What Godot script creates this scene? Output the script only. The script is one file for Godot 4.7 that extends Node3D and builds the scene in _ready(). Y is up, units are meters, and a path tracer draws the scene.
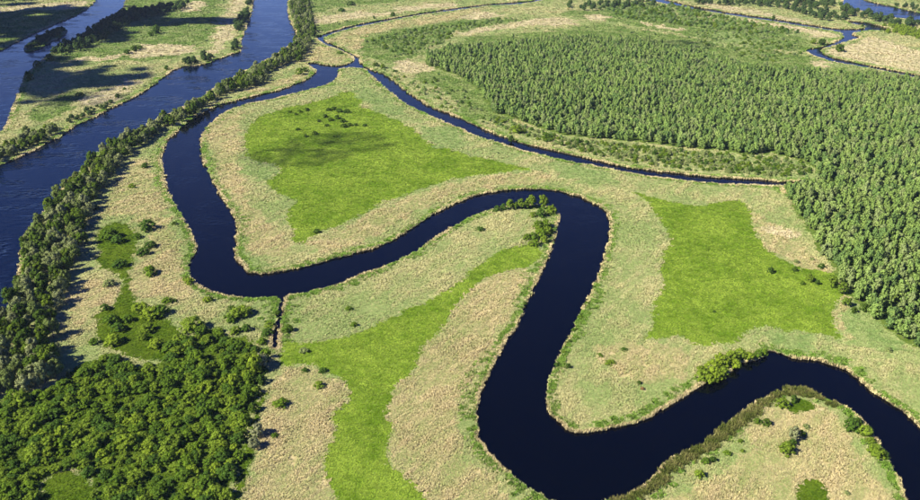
extends Node3D
# A river winding through reed beds and meadows, seen from the air. Metres; the camera stands at x = 0, z = 0 and looks towards -z.

# outlines on the ground in metres: x, z, x, z ...
const WATERS = {
	"meander": [-160.4,-1060.5, -164.2,-1078.4, -183.1,-1087.5, -202.8,-1099.9, -212.1,-1090.6, -200.9,-1072.4, -190.3,-1048.9, -190.9,-1020.9, -196.4,-994.2, -207.8,-968.7, -221,-944.4, -240,-923.4, -253.7,-907.6, -261.8,-894.5, -272,-879.6, -282.7,-849.1, -285.9,-824.2, -287,-802.3, -287,-778, -285.2,-745.4, -278.9,-715.2, -270.4,-686.9, -258,-654.3, -245,-624.2, -229.9,-594.2, -211.4,-560.7, -199.3,-537.3, -187.1,-511.4, -183.7,-500, -182.7,-487.4, -178,-468.8, -170.8,-454.7, -161,-445.2, -151.5,-439.3, -142.7,-435.4, -136.3,-434.8, -122.2,-434.2, -112,-434.2, -109.6,-419.2, -107.7,-401.7, -105,-378, -101,-374.9, -103.7,-396.1, -106.1,-416.8, -107.8,-434.8, -106.3,-436.7, -97.1,-440.6, -87.2,-445.9, -78.5,-451.3, -68.3,-461.6, -59.3,-469.5, -50.2,-478.3, -40.8,-488.2, -31.2,-500.8, -21.4,-517.2, -11,-532.9, 0,-550.2, 9.5,-562.6, 21.3,-573.5, 39.3,-582.6, 53.2,-584.7, 65,-583.7, 73.2,-575.5, 74.6,-563.6, 71.1,-541.9, 67.7,-524.1, 63.1,-504, 56.3,-479.8, 50.4,-461.6, 44.7,-443.2, 40,-426.6, 36.2,-412.1, 31.9,-398.9, 25.3,-384.2, 20.5,-369.9, 15.8,-353.1, 13.6,-348, 10.7,-337.4, 8.8,-328.9, 8.3,-316.7, 8.3,-305.2, 9.7,-296.1, 12.5,-288, 18.9,-278.9, 24,-272.5, 31,-264.7, 36.9,-259.6, 43.9,-256.3, 53.5,-255.8, 63.2,-258.7, 69.9,-261.1, 77.1,-265.3, 83.5,-270.9, 89.7,-278.9, 97,-285.6, 105.1,-290.4, 113.5,-296.1, 121.7,-304.5, 133.2,-314.8, 146.5,-325.6, 158.1,-333.9, 168.6,-338.3, 172.5,-339.1, 178.3,-337, 182.2,-331, 188.5,-325.2, 191.8,-318.7, 193.2,-310.9, 193.2,-302.2, 193.7,-294.3, 193,-285.6, 191.5,-276.6, 189.8,-267.8, 187.5,-259, 184.1,-241.8, 178.1,-207.7, 163.2,-39.4, 658.4,-30, 525.8,-114, 222.9,-280.6, 221,-297.9, 219.4,-308.2, 217.7,-316.7, 215.2,-323.9, 211.7,-332.2, 208.5,-341.8, 206.5,-351.2, 204.5,-356.3, 198.5,-361.1, 191.1,-365.9, 182.1,-367.4, 174.6,-372.9, 169.8,-374.9, 165.8,-368.9, 158.2,-365, 148.9,-361.1, 141.1,-353.1, 133.1,-348, 125.4,-344, 116.9,-336.1, 107.5,-328.9, 98.2,-320.7, 88,-312.8, 76.3,-308.2, 62.7,-304.8, 53.8,-303.7, 49,-309, 44.9,-315.9, 43.2,-322.7, 44.4,-337.4, 46.7,-348.5, 48.8,-353.1, 53.8,-367.4, 59.5,-382.7, 66,-398.9, 72.5,-416.2, 79.9,-434.8, 87.3,-454.7, 94.9,-476.1, 99.5,-493.6, 102.6,-504, 109.6,-532.9, 113.8,-557.8, 112.9,-575.5, 105.5,-591, 95.5,-606.1, 82.4,-616.1, 68.4,-620.7, 47.7,-620.7, 30.9,-616.1, 14.2,-607.2, 0,-594.2, -13.7,-577.5, -24.8,-560.7, -36.9,-539.1, -48.3,-519.8, -59.6,-507.2, -65.5,-503.2, -75.8,-496, -88.3,-487.4, -102,-478.3, -114.1,-471.7, -126.5,-468.1, -138.2,-468.8, -144.2,-479.8, -151.1,-487.4, -155.1,-499.2, -160.3,-524.1, -165.9,-546.5, -172.1,-563.6, -180.6,-581.6, -196.9,-612.8, -211.9,-644.4, -227.7,-680.2, -241,-715.2, -249.8,-745.4, -256.8,-778, -259.1,-804.1, -257.4,-813.1, -257.2,-835.5, -252.6,-859.1, -247.5,-871.3, -237,-886, -218.2,-903.2, -199.5,-925.7, -180,-949.2, -163.3,-973.7, -155.8,-999.4, -156.5,-1031.9],
	"fork": [-166.5,-1075.4, -162.8,-1048.9, -158.7,-1057.6, -146.4,-1065.2, -129.3,-1060.5, -115.8,-1026.4, -98.7,-978.8, -79.2,-925.7, -62.1,-886, -37.9,-845.2, -13,-807.7, 0,-790, 14.9,-766.3, 36.3,-743.9, 49.9,-728.5, 69.8,-710.8, 91.4,-695.2, 112.1,-680.2, 132.5,-668.3, 152,-655.5, 171.8,-646.8, 195.3,-638.3, 214.9,-632.3, 235.2,-630, 255.4,-627.6, 267.5,-626.5, 265.4,-611.6, 268.7,-613.9, 271.3,-630, 286,-631.2, 298.2,-630, 301.9,-637.1, 289.7,-640.7, 272.6,-638.3, 260.7,-643.1, 240.5,-646.8, 219.7,-649.3, 199.8,-655.5, 171.6,-665.7, 151.1,-673.5, 127.2,-691.1, 104.6,-709.4, 82.9,-725.5, 60.6,-745.4, 37.5,-771.3, 20.6,-797, -5.4,-837.5, -24.9,-865.2, -45.9,-903.2, -69.8,-961.3, -89,-1012.8, -104.2,-1040.4, -125.9,-1072.4, -135.6,-1099.9, -140.6,-1132, -154,-1155.5, -178.2,-1201.6, -198.6,-1239.4, -211.2,-1267.2, -206.9,-1296.1, -192.2,-1335.2, -167.7,-1371.7, -137.6,-1410.2, -97.8,-1461.1, -54.8,-1504.4, 0,-1550.2, 48.1,-1592.4, 121.6,-1623.8, 171.8,-1676.7, 316.6,-1890, 594.4,-3178.1, 482.9,-3178.1, 248.8,-1890, 152.1,-1683.5, 140.4,-1663.2, 99.2,-1643.3, 48.9,-1617.5, 0,-1580.1, -42.1,-1544.3, -82.2,-1504.4, -115.9,-1466.4, -148.1,-1430.2, -178.3,-1390.7, -202.2,-1348.7, -218.4,-1308.9, -225.7,-1279.4, -219.6,-1251.2, -198.4,-1212.7, -174.8,-1176.4, -155.9,-1142, -149.2,-1115.7, -153.6,-1090.6],
	"wide": [-750.4,-3178.1, -469.9,-1907.1, -419.3,-1676.7, -385.7,-1521.3, -363.4,-1390.7, -340.9,-1259.1, -321.6,-1169.3, -329.5,-1155.5, -338.3,-1122.2, -351.7,-1084.4, -370.1,-1078.4, -379.2,-1054.7, -378.4,-1012.8, -375.8,-968.7, -379.7,-921.1, -385,-881.7, -389.8,-845.2, -395.1,-813.1, -399.2,-798.7, -396,-763, -401.2,-742.3, -402.3,-719.6, -407.9,-698, -412.4,-680.2, -436.8,-630, -2150.1,-312.8, -1273,-138.5, -255.3,-320.7, -265,-365, -270.8,-396.1, -273.3,-412.1, -274.1,-425.4, -280,-444.6, -289.5,-468.8, -303.6,-500, -304.2,-504, -315.7,-530.2, -320.5,-557.8, -322.9,-583.7, -327.7,-611.6, -333,-644.4, -334.2,-677.5, -338.5,-716.6, -333.9,-766.3, -323.7,-793.5, -318.6,-829.8, -308,-857.1, -301.8,-898.9, -295.5,-958.9, -288.9,-994.2, -280.9,-1048.9, -269.2,-1103, -259.3,-1155.5, -254.5,-1220.2, -258.6,-1300.3, -285.4,-1400.4, -315.6,-1521.3, -345.6,-1676.7, -383.2,-1907.1, -594.4,-3178.1],
	"far_left": [-1263,-3178.1, -807.3,-1890, -737.6,-1676.7, -704.3,-1550.2, -693.1,-1450.7, -691.8,-1381.1, -686.5,-1308.9, -679.7,-1239.4, -673.6,-1183.5, -679.2,-1043.2, -2447.5,-618.4, -2062.7,-503.2, -482.5,-707.9, -475.2,-763, -463.3,-783.1, -468.9,-804.1, -487.5,-851.1, -508.1,-903.2, -531,-961.3, -560.3,-1040.4, -576.5,-1109.3, -587.8,-1162.4, -597.4,-1243.3, -608.9,-1344.1, -621,-1471.7, -636.1,-1556.1, -671.9,-1676.7, -739.5,-1890, -1151.6,-3178.1],
	"far_right_creek": [371.5,-3178.1, 368.1,-1924.6, 410.4,-1704.3, 430,-1649.9, 446.1,-1604.8, 478.9,-1550.2, 511.4,-1504.4, 544,-1466.4, 573.2,-1425.1, 600.9,-1385.9, 622.9,-1357.8, 645.8,-1353.2, 673.2,-1362.4, 678.3,-1381.1, 667.8,-1395.5, 674.4,-1430.2, 696.9,-1420.1, 704.7,-1405.3, 710.9,-1357.8, 696.8,-1321.9, 680.8,-1339.6, 662.4,-1335.2, 631.1,-1308.9, 629.1,-1279.4, 600.9,-1251.2, 568.5,-1220.2, 533,-1187.1, 522.2,-1165.8, 523.8,-1132, 539.1,-1103, 561,-1069.4, 578,-1043.2, 590.7,-1023.6, 616.7,-978.8, 1318.5,-431.6, 1206.6,-385.3, 600,-949.2, 578.1,-999.4, 570,-1020.9, 559.4,-1038.7, 539.6,-1066.4, 518.5,-1094.9, 505,-1120.2, 500.1,-1152.1, 502.9,-1181.3, 542.8,-1212.7, 577.8,-1251.2, 606.9,-1291.9, 611.8,-1321.9, 589.7,-1357.8, 562.2,-1395.5, 533.3,-1435.2, 501.1,-1471.7, 469,-1515.6, 435,-1562, 411.2,-1604.8, 381.1,-1663.2, 313.9,-1873, 260,-3178.1],
	"far_right": [1404.2,-3178.1, 866.7,-1907.1, 769.9,-1676.7, 739.3,-1598.6, 746,-1538.5, 759.3,-1487.9, 783.2,-1445.5, 796.4,-1420.1, 825.1,-1291.9, 1832,-722.5, 2135.3,-861.1, 888.7,-1400.4, 846,-1515.6, 837,-1562, 827.4,-1611.1, 818.4,-1676.7, 894.1,-1907.1, 1448.7,-3178.1],
}
const ISLET = [-648.4,-1212.7, -624.3,-1169.3, -621.4,-1190.7, -628.1,-1243.3, -629.3,-1283.6, -648.4,-1344.1, -668.6,-1367, -665.6,-1317.5, -658.6,-1259.1]
const ZONES = {
	"meadow": [
		[-218.1,-805.9, -214.8,-837.5, -198.1,-861.1, -175,-886, -150.9,-914.3, -131.4,-944.4, -120.8,-930.3, -111.5,-898.9, -110.8,-877.5, -99.1,-861.1, -80.6,-837.5, -59.8,-807.7, -45.7,-786.5, -34.3,-753.3, -22,-734.6, -9.5,-724, 0,-715.2, 9.2,-705.1, 29.6,-693.8, 44.8,-680.2, 63.9,-667, 48.3,-664.4, 26,-654.3, 0,-646.8, -14.8,-635.9, -29.2,-624.2, -44.8,-607.2, -63.2,-585.7, -79.6,-557.8, -92.6,-541.9, -105.2,-528.4, -114,-513, -122.3,-532.9, -129.2,-551.1, -133.5,-573.5, -129.7,-591, -137.2,-600.6, -146.9,-605, -156.3,-624.2, -165.6,-641.9, -159.2,-648, -159.6,-667, -168.6,-680.2, -183.1,-686.9, -194.1,-700.8, -204.8,-730, -211.5,-753.3, -214.5,-786.5],
		[54.9,-509.7, 35.7,-506.4, 20.4,-489.7, 6.6,-469.5, 0,-454.7, -9.4,-441.3, -21.4,-428.5, -33,-418, -46.7,-402.8, -60,-391.7, -73.1,-384.2, -86.7,-381.1, -100.5,-383.2, -99.4,-374.9, -97.9,-365, -93.9,-358.2, -89.5,-359.2, -84.5,-361.1, -74.4,-356.3, -67.3,-353.1, -64.2,-349.8, -59.5,-344, -55.8,-335.2, -56.5,-324.8, -62.3,-318.7, -59.2,-305.2, -59.7,-292.5, -61.8,-283.9, -59.7,-277.3, -56.5,-267.8, -51.6,-258.7, -44.2,-241.8, -2,-241.8, -8.3,-251.7, -13.9,-258.7, -19.4,-267.8, -26.3,-274.1, -32.6,-283.9, -32.7,-294.3, -33.1,-305.2, -36,-316.7, -34.9,-326.8, -32.8,-339.6, -26.2,-350.8, -23.6,-360.1, -22.4,-369.9, -18.2,-382.7, -11.5,-393.4, -5.4,-413.3, 0,-430.4, 6.3,-443.2, 12.9,-455.4, 24.3,-466.6, 42.7,-476.8, 50.7,-484.3, 56.4,-495.2],
		[143.8,-613.9, 150.2,-605, 163.9,-594.2, 181.4,-584.7, 195.2,-584.7, 209.2,-592, 221.9,-594.2, 227.1,-585.7, 224.9,-570.5, 218.1,-546.5, 214.3,-524.1, 214.3,-503.2, 219,-487.4, 226.5,-476.1, 236.1,-471, 246.5,-468.1, 243,-455.4, 238.7,-439.3, 230.9,-428.5, 223,-416.2, 217.8,-401.7, 214.4,-386.4, 207.6,-389.6, 197.7,-393.4, 186.8,-395, 179.6,-398.9, 170.1,-396.7, 158.7,-388, 153.8,-381.1, 142.6,-381.1, 133.6,-379, 129,-382.7, 123.3,-388, 111.5,-385.8, 104.3,-385.3, 111.5,-398.9, 115.9,-419.2, 124.7,-438, 131.8,-458.2, 134.1,-479.8, 142.9,-503.2, 148.3,-511.4, 151.6,-528.4, 150.2,-551.1, 149.9,-575.5, 147.6,-596.3],
	],
	"blue_reed": [
		[-191.5,-660.6, -192.1,-677.5, -182.8,-685.6, -168.6,-680.2, -159.6,-667, -159.2,-648, -166.4,-641.9, -180.7,-648],
		[-41.7,-786.5, -35.9,-795.2, -18.1,-800.5, -5.1,-790, 5.9,-753.3, 4.8,-731.5, -9.5,-725.5, -24,-737.7, -37.3,-766.3],
		[-122.5,-939.6, -115.3,-961.3, -87.6,-921.1, -64.6,-873.4, -59.6,-845.2, -75.8,-845.2, -101.2,-881.7],
		[85.2,-680.2, 106.9,-674.9, 126.6,-659.3, 128.9,-637.1, 113.4,-630, 93.9,-641.9, 80.1,-656.8],
		[237.2,-431.6, 244.3,-424.1, 244.6,-401.7, 245.9,-383.2, 243.6,-372.9, 231.9,-374.9, 218.7,-380.1, 220.1,-396.1, 226.3,-413.3],
		[175.3,-395, 188.5,-391.7, 199.3,-387.4, 200.9,-380.1, 187,-372.9, 177.8,-378, 169.9,-387.4],
		[-147.3,-484.3, -142,-490.5, -133.8,-484.3, -126.4,-475.3, -133.4,-471, -142.4,-475.3],
		[404.7,-1308.9, 436.2,-1317.5, 457.9,-1275.3, 460,-1235.5, 426.7,-1212.7, 401.4,-1243.3],
	],
	"dry_reed": [
		[42.7,-476.8, 24.3,-466.6, 12.9,-455.4, 6.3,-443.2, 0,-430.4, -5.4,-413.3, -11.5,-393.4, -18.2,-382.7, -22.4,-369.9, -23.6,-360.1, -26.2,-350.8, -32.8,-339.6, -34.9,-326.8, -36,-316.7, -33.1,-305.2, -32.7,-294.3, -32.6,-283.9, -26.3,-274.1, -19.4,-267.8, -13.9,-258.7, -2,-241.8, 24.1,-241.8, 18.5,-258.7, 15.9,-267.1, 10.6,-275.4, 1.4,-286.6, 0,-303.7, -1,-330.6, 5.2,-344.4, 13.5,-365, 19.7,-383.2, 21.5,-393.4, 29.6,-410.3, 33.3,-431.6, 40.9,-451.3],
		[-92.7,-349.8, -84.8,-355.4, -74.1,-354.5, -65.2,-348, -59.2,-341.8, -56.3,-334.8, -57.6,-325.6, -62.6,-319.1, -59.7,-305.2, -60.2,-292.9, -62.5,-283.9, -59.9,-276, -56.8,-267.1, -52.2,-258.7, -45,-241.8, -89.2,-241.8, -90.4,-261.7, -94.4,-297.9, -96.7,-327.2, -94.7,-341.8],
		[-289.4,-618.4, -293.4,-661.9, -291.8,-693.8, -269.8,-661.9, -248.1,-618.4, -233.8,-585.7, -219.6,-552.1, -201.8,-519.8, -189.7,-490.5, -181.8,-465.2, -165.7,-441.9, -166.4,-431.6, -180.3,-436.7, -191.9,-434.2, -200.9,-431.6, -213.2,-458.2, -220.2,-484.3, -221.8,-519.8, -238.6,-546.5, -257,-565.5, -267.7,-559.7, -284.4,-585.7],
		[-239.7,-444.6, -235.8,-458.2, -223.7,-455.4, -214.7,-441.9, -213.2,-425.4, -219.2,-419.2, -220.2,-407.4, -222.4,-396.1, -231.8,-409.8, -237.8,-431.6],
		[137.4,-312.8, 146.8,-319.1, 153.2,-316.7, 162.6,-322.3, 178.4,-324.8, 182.9,-314.4, 181.4,-297.9, 180.5,-280.6, 179.7,-264.7, 170.8,-241.8, 72.3,-241.8, 81.5,-255.8, 98.4,-264.7, 114,-274.1, 126.3,-285.3, 137.2,-297.9],
		[78.1,-380.1, 92.1,-380.1, 106,-380.1, 118.3,-380.1, 126.5,-372.9, 120.3,-357.3, 110.6,-348, 98,-342.6, 88.4,-346.2, 80.3,-353.5, 74.6,-365],
		[225.3,-569.5, 231.2,-546.5, 236.1,-519.8, 239.4,-495.2, 240.9,-475.3, 244.5,-468.1, 235.1,-472.4, 226.6,-479.8, 219,-492, 215.1,-506.4, 216.2,-528.4, 218.5,-546.5],
		[240,-451.3, 235.4,-431.6, 223.9,-405.1, 217.1,-385.3, 217.7,-390.7, 218.4,-401.7, 224.2,-416.8],
		[-254.9,-1026.4, -236.5,-989, -217.8,-1020.9, -206.5,-1066.4, -194.3,-1048.9, -193.8,-1015.5, -202.6,-994.2, -214.9,-973.7, -234,-949.2, -253.4,-930.3, -256.6,-968.7],
		[-216.7,-1183.5, -205.5,-1205.3, -181.1,-1169.3, -162.2,-1135.3, -156,-1109.3, -169.9,-1090.6, -192.3,-1103, -211,-1115.7],
		[-204.6,-1259.1, -185.8,-1317.5, -150.9,-1371.7, -112.5,-1420.1, -62.2,-1461.1, -9.2,-1515.6, 37.8,-1562, 36.8,-1515.6, -17.5,-1440.4, -67.9,-1390.7, -115.2,-1344.1, -144.5,-1308.9, -155,-1259.1, -145.2,-1212.7, -149.4,-1183.5, -173.2,-1220.2],
		[-267.4,-814.9, -261,-829.8, -245.6,-853.1, -234.7,-853.1, -228,-804.1, -207.8,-722.5, -199,-680.2, -177.8,-618.4, -153.4,-565.5, -132.4,-537.3, -120,-511.4, -123.8,-495.2, -141,-495.2, -153.9,-519.8, -168.8,-565.5, -194.3,-618.4, -222.3,-680.2, -242.3,-737.7],
		[-48.1,-596.3, -16.7,-627.6, 8.5,-641.9, 47.9,-656.8, 70.1,-661.9, 75.1,-641.9, 46.3,-632.3, 16.6,-620.7, -8.1,-602.8, -27.3,-577.5, -45.1,-552.1, -58.2,-530.2, -77.3,-508.1, -97,-500, -104.8,-513, -85,-541],
	],
	"sand": [
		[-8,-1308.9, 33.1,-1353.2, 86,-1410.2, 132.4,-1450.7, 163.5,-1461.1, 193,-1440.4, 197.8,-1410.2, 168.7,-1381.1, 127.4,-1390.7, 82.8,-1353.2, 40.4,-1317.5, 7.9,-1283.6],
		[3.7,-1504.4, 37,-1527, 73.1,-1504.4, 80.5,-1471.7, 35.3,-1450.7, 5.3,-1450.7],
		[-21.8,-1176.4, -7.4,-1190.7, -2.9,-1148.7, 2.8,-1115.7, -16.5,-1103, -33.7,-1128.7],
		[-94.7,-1084.4, -76.3,-1115.7, -47.1,-1078.4, -29,-1054.7, -38.8,-1031.9, -71.8,-1043.2],
		[-474.3,-1220.2, -451.8,-1220.2, -421.6,-1220.2, -399.8,-1197.9, -394,-1155.5, -425.3,-1142, -448.8,-1128.7, -462.9,-1128.7],
		[-544.1,-1115.7, -521.7,-1135.3, -482,-1142, -468.5,-1128.7, -494.5,-1103, -528.8,-1103],
		[-529.6,-1562, -533.5,-1636.8, -517.4,-1663.2, -497.9,-1636.8, -488.3,-1550.2, -505.8,-1515.6],
		[-399.9,-1326.3, -404.2,-1390.7, -435.7,-1550.2, -460.8,-1676.7, -482,-1792.6, -460.5,-1792.6, -416.6,-1611.1, -396.4,-1482.5, -363.9,-1300.3, -347.6,-1169.3, -364.7,-1128.7, -362.8,-1197.9],
		[423,-1515.6, 465.3,-1471.7, 519.4,-1420.1, 551.9,-1390.7, 584.2,-1344.1, 597.8,-1317.5, 596.6,-1291.9, 564.5,-1275.3, 549.3,-1317.5, 524.9,-1362.4, 490.2,-1410.2, 444.4,-1461.1],
		[474.2,-1636.8, 533.4,-1574, 576.6,-1482.5, 606,-1420.1, 581.1,-1400.4, 540.5,-1482.5, 488.3,-1550.2],
		[538.9,-1183.5, 587.3,-1220.2, 642.9,-1275.3, 658.7,-1243.3, 666.3,-1183.5, 673.4,-1155.5, 607.9,-1031.9, 587,-1054.7, 564.2,-1090.6, 541.3,-1115.7, 524.5,-1142],
		[311.6,-1420.1, 333.3,-1400.4, 358.2,-1362.4, 362,-1344.1, 339.5,-1353.2, 314.2,-1390.7],
		[220.7,-1450.7, 254,-1493.4, 266.6,-1461.1, 244,-1430.2],
		[485.8,-1115.7, 501.4,-1103, 502,-1078.4, 486.3,-1066.4, 476.1,-1084.4],
		[225.4,-542.8, 234.2,-544.6, 239,-537.3, 238.7,-526.7, 230.7,-528.4, 225.3,-533.7],
		[-434.6,-921.1, -428.1,-939.6, -417.8,-958.9, -414.7,-999.4, -398.4,-989, -394.8,-939.6, -402.4,-890.2, -418.1,-881.7],
		[-263.1,-1440.4, -235.8,-1493.4, -194.5,-1527, -147.1,-1515.6, -111.9,-1538.5, -117.9,-1493.4, -160,-1461.1, -201.7,-1440.4, -236.2,-1381.1],
		[-123.8,-1574, -68.1,-1611.1, -9.9,-1636.8, -9.7,-1598.6, -56.7,-1562, -111.1,-1527],
		[-876.3,-1574, -837.1,-1611.1, -790.3,-1636.8, -742.1,-1663.2, -727.1,-1636.8, -737.7,-1562, -794.4,-1562, -833.4,-1527, -900.9,-1482.5],
	],
	"olive": [
		[-261.9,-525, -263.2,-542.8, -256.5,-550.2, -244,-541, -233.1,-523.2, -225.1,-503.2, -220.9,-484.3, -215.8,-465.2, -208.1,-444.6, -197.3,-425.4, -188.8,-416.8, -174.5,-409.8, -163.6,-396.1, -158.5,-380.1, -160.2,-366.9, -168.8,-365, -187,-372.9, -198.6,-380.1, -207.6,-393.9, -216.6,-414.5, -211.5,-424.1, -212.6,-438, -219.4,-460.9, -238.2,-475.3, -250.9,-500],
		[-176.8,-258.7, -179.8,-269.6, -175.9,-275.4, -163.6,-272.2, -153.7,-258.7, -148.7,-241.8, -170.8,-241.8],
		[-98.5,-335.7, -97.6,-324.8, -95.4,-297.9, -93.6,-280.6, -92.2,-258.7, -90.4,-241.8, -94.5,-241.8, -96,-258.7, -97.6,-278.6, -99.1,-297.9, -100.1,-324.8, -100.6,-335.7],
		[143.4,-261.7, 148.2,-268.4, 153,-270.9, 156.4,-268.4, 155.3,-261.7, 147.1,-241.8, 135,-241.8],
		[160.5,-320.7, 170.4,-329.7, 174.8,-325.6, 174.6,-321.5, 167,-318.3, 161.8,-317.5],
	],
	"green_rough": [
		[-158.1,-1259.1, -137.3,-1317.5, -98.7,-1344.1, -50.6,-1381.1, -8.7,-1430.2, 53.3,-1461.1, 105.3,-1440.4, 151.1,-1461.1, 139.4,-1430.2, 86.6,-1420.1, 33.3,-1362.4, -8.1,-1317.5, -15.7,-1275.3, -45.2,-1220.2, -57,-1148.7, -76.3,-1115.7, -98.4,-1096.8, -118,-1115.7, -141.2,-1162.4, -148.1,-1197.9],
		[-232.4,-1326.3, -237.7,-1390.7, -207.8,-1420.1, -164.5,-1420.1, -192.8,-1371.7, -218.1,-1317.5],
		[-336.1,-1747.4, -279.7,-1792.6, -129.1,-1792.6, -119.4,-1649.9, -176.5,-1623.8, -228.6,-1574, -270.3,-1504.4],
		[-547.8,-989, -576.9,-1103, -535.7,-1103, -467,-1103, -416.4,-1115.7, -388.1,-1183.5, -403.2,-1344.1, -463.4,-1611.1, -514,-1824, -721.7,-1824, -629.7,-1527, -601.4,-1326.3, -581.2,-1142],
		[0,-1259.1, 63.8,-1300.3, 164.6,-1344.1, 239.3,-1400.4, 296.2,-1344.1, 360.6,-1275.3, 389.3,-1212.7, 463.5,-1169.3, 493.3,-1142, 497.9,-1078.4, 548.6,-1043.2, 572.7,-989, 594.6,-939.6, 528.5,-822.3, 0,-822.3],
		[181.4,-1493.4, 300.5,-1550.2, 385.9,-1440.4, 444.4,-1400.4, 513.9,-1308.9, 536.2,-1243.3, 531.6,-1212.7, 492.5,-1169.3, 419.3,-1212.7, 364.9,-1291.9, 299.9,-1362.4, 245.6,-1440.4],
		[-912.2,-1440.4, -851.9,-1527, -751.2,-1550.2, -714.4,-1574, -698.2,-1440.4, -694.7,-1317.5, -699.8,-1078.4],
		[582.1,-1243.3, 600.4,-1183.5, 581.2,-1142, 558.8,-1155.5],
		[596.1,-1128.7, 655.6,-1148.7, 694,-1115.7, 628.4,-999.4, 606.8,-1054.7],
		[-65.3,-1043.2, -26.1,-1043.2, 0,-999.4, 12,-949.2, 22.5,-881.7, 16.4,-853.1, -5.7,-903.2, -36.8,-973.7],
		[-469.4,-853.1, -470.8,-903.2, -457.9,-939.6, -436.2,-916.6, -431.2,-853.1, -435.2,-814.9],
	],
}
const FOREST = [-37.3,-1066.4, -45.8,-1115.7, -25.9,-1162.4, 0,-1190.7, 29.4,-1190.7, 75.3,-1220.2, 130.2,-1243.3, 173.6,-1259.1, 228.5,-1235.5, 286.1,-1220.2, 316.9,-1162.4, 339.6,-1155.5, 366.4,-1066.4, 389.9,-1037.5, 431.2,-1026.4, 474,-1020.9, 516.3,-1015.5, 544.1,-989, 562.2,-968.7, 609.5,-886, 512,-641.9, 289.2,-312.8, 270.1,-328.9, 259,-368.9, 252.9,-374.9, 248.2,-382.1, 246.6,-393.9, 244.5,-405.1, 243.9,-419.2, 240.3,-431.6, 243.8,-451.3, 247.5,-478.3, 247.6,-495.2, 251.3,-513, 255.8,-542.8, 260,-579.6, 265.4,-607.2, 271.2,-618.4, 282.9,-623, 294.7,-627.6, 307.5,-646.8, 313,-667, 310.8,-691.1, 289.5,-707.9, 260.7,-710.8, 240,-719.6, 218,-725.5, 196.4,-734.6, 170.1,-747, 137.6,-756.5, 106.3,-766.3, 83.4,-786.5, 65,-814.9, 34.9,-853.1, 28.7,-903.2, 18.2,-963.8, 6.3,-999.4, -16.9,-1037.5]
const SHRUB_AREAS = {
	"thicket": [-204.9,-357.3, -197.4,-365, -191.7,-370.9, -181.4,-361.1, -170.3,-357.3, -162,-361.1, -161.1,-378, -154.4,-383.2, -148.2,-390.7, -141.8,-398.3, -130.2,-387.4, -121.7,-387.4, -109.3,-369.9, -103.3,-357.3, -102.6,-340, -101.7,-323.1, -101.4,-307.5, -101.1,-292.9, -100.3,-277.3, -98.5,-258.7, -97.7,-239.1, -142.5,-236.5, -153.2,-258.7, -161.4,-272.2, -175.9,-277.3, -180.6,-272.2, -177.7,-258.7, -171.5,-239.1, -201,-241.8, -243.2,-316.7, -217.1,-333.1, -205.9,-341.8],
	"fringe": [21.1,-822.3, 41,-793.5, 69,-759.8, 95.4,-731.5, 129,-702.2, 161.4,-680.2, 202.1,-664.4, 242.8,-654.3, 274.9,-646.8, 306.9,-651.8, 307.9,-688.3, 286.5,-699.4, 258.9,-705.1, 215.7,-716.6, 167.6,-734.6, 135.6,-743.9, 105.2,-756.5, 82.4,-776.3, 64,-800.5, 37.6,-837.5],
	"north": [270.6,-1598.6, 353,-1623.8, 417.5,-1598.6, 465.3,-1471.7, 512.7,-1400.4, 549.3,-1317.5, 507.7,-1291.9, 455.1,-1326.3, 385.7,-1371.7, 329,-1420.1, 284.4,-1461.1],
	"middle": [-145.5,-1243.3, -97.5,-1326.3, -17.1,-1400.4, 70.2,-1440.4, 123.6,-1450.7, 50.6,-1381.1, -8.1,-1326.3, -15.5,-1259.1, -51.3,-1183.5, -63.8,-1142, -85.1,-1142, -109.8,-1183.5],
	"backedge": [378.5,-1344.1, 481.8,-1308.9, 520.8,-1243.3, 506.7,-1183.5, 453.3,-1103, 412.1,-1103, 391.9,-1148.7, 361.4,-1220.2],
	"eastbank": [-126.6,-1066.4, -97,-1031.9, -74,-978.8, -34,-890.2, -5.4,-845.2, 20.8,-807.7, 41,-793.5, 27.3,-853.1, 11.7,-925.7, -19,-1010.1, -51.5,-1026.4, -85.7,-1054.7],
	"leftground": [-307.2,-641.9, -310.1,-693.8, -283.3,-722.5, -266.3,-667, -236.6,-596.3, -212.5,-546.5, -190.9,-503.2, -184.1,-472.4, -158.2,-435.4, -121.1,-427.8, -116.8,-390.7, -145.6,-401.7, -172.8,-396.1, -200.2,-431.6, -217.3,-487.4, -264.7,-555.9],
}
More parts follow.
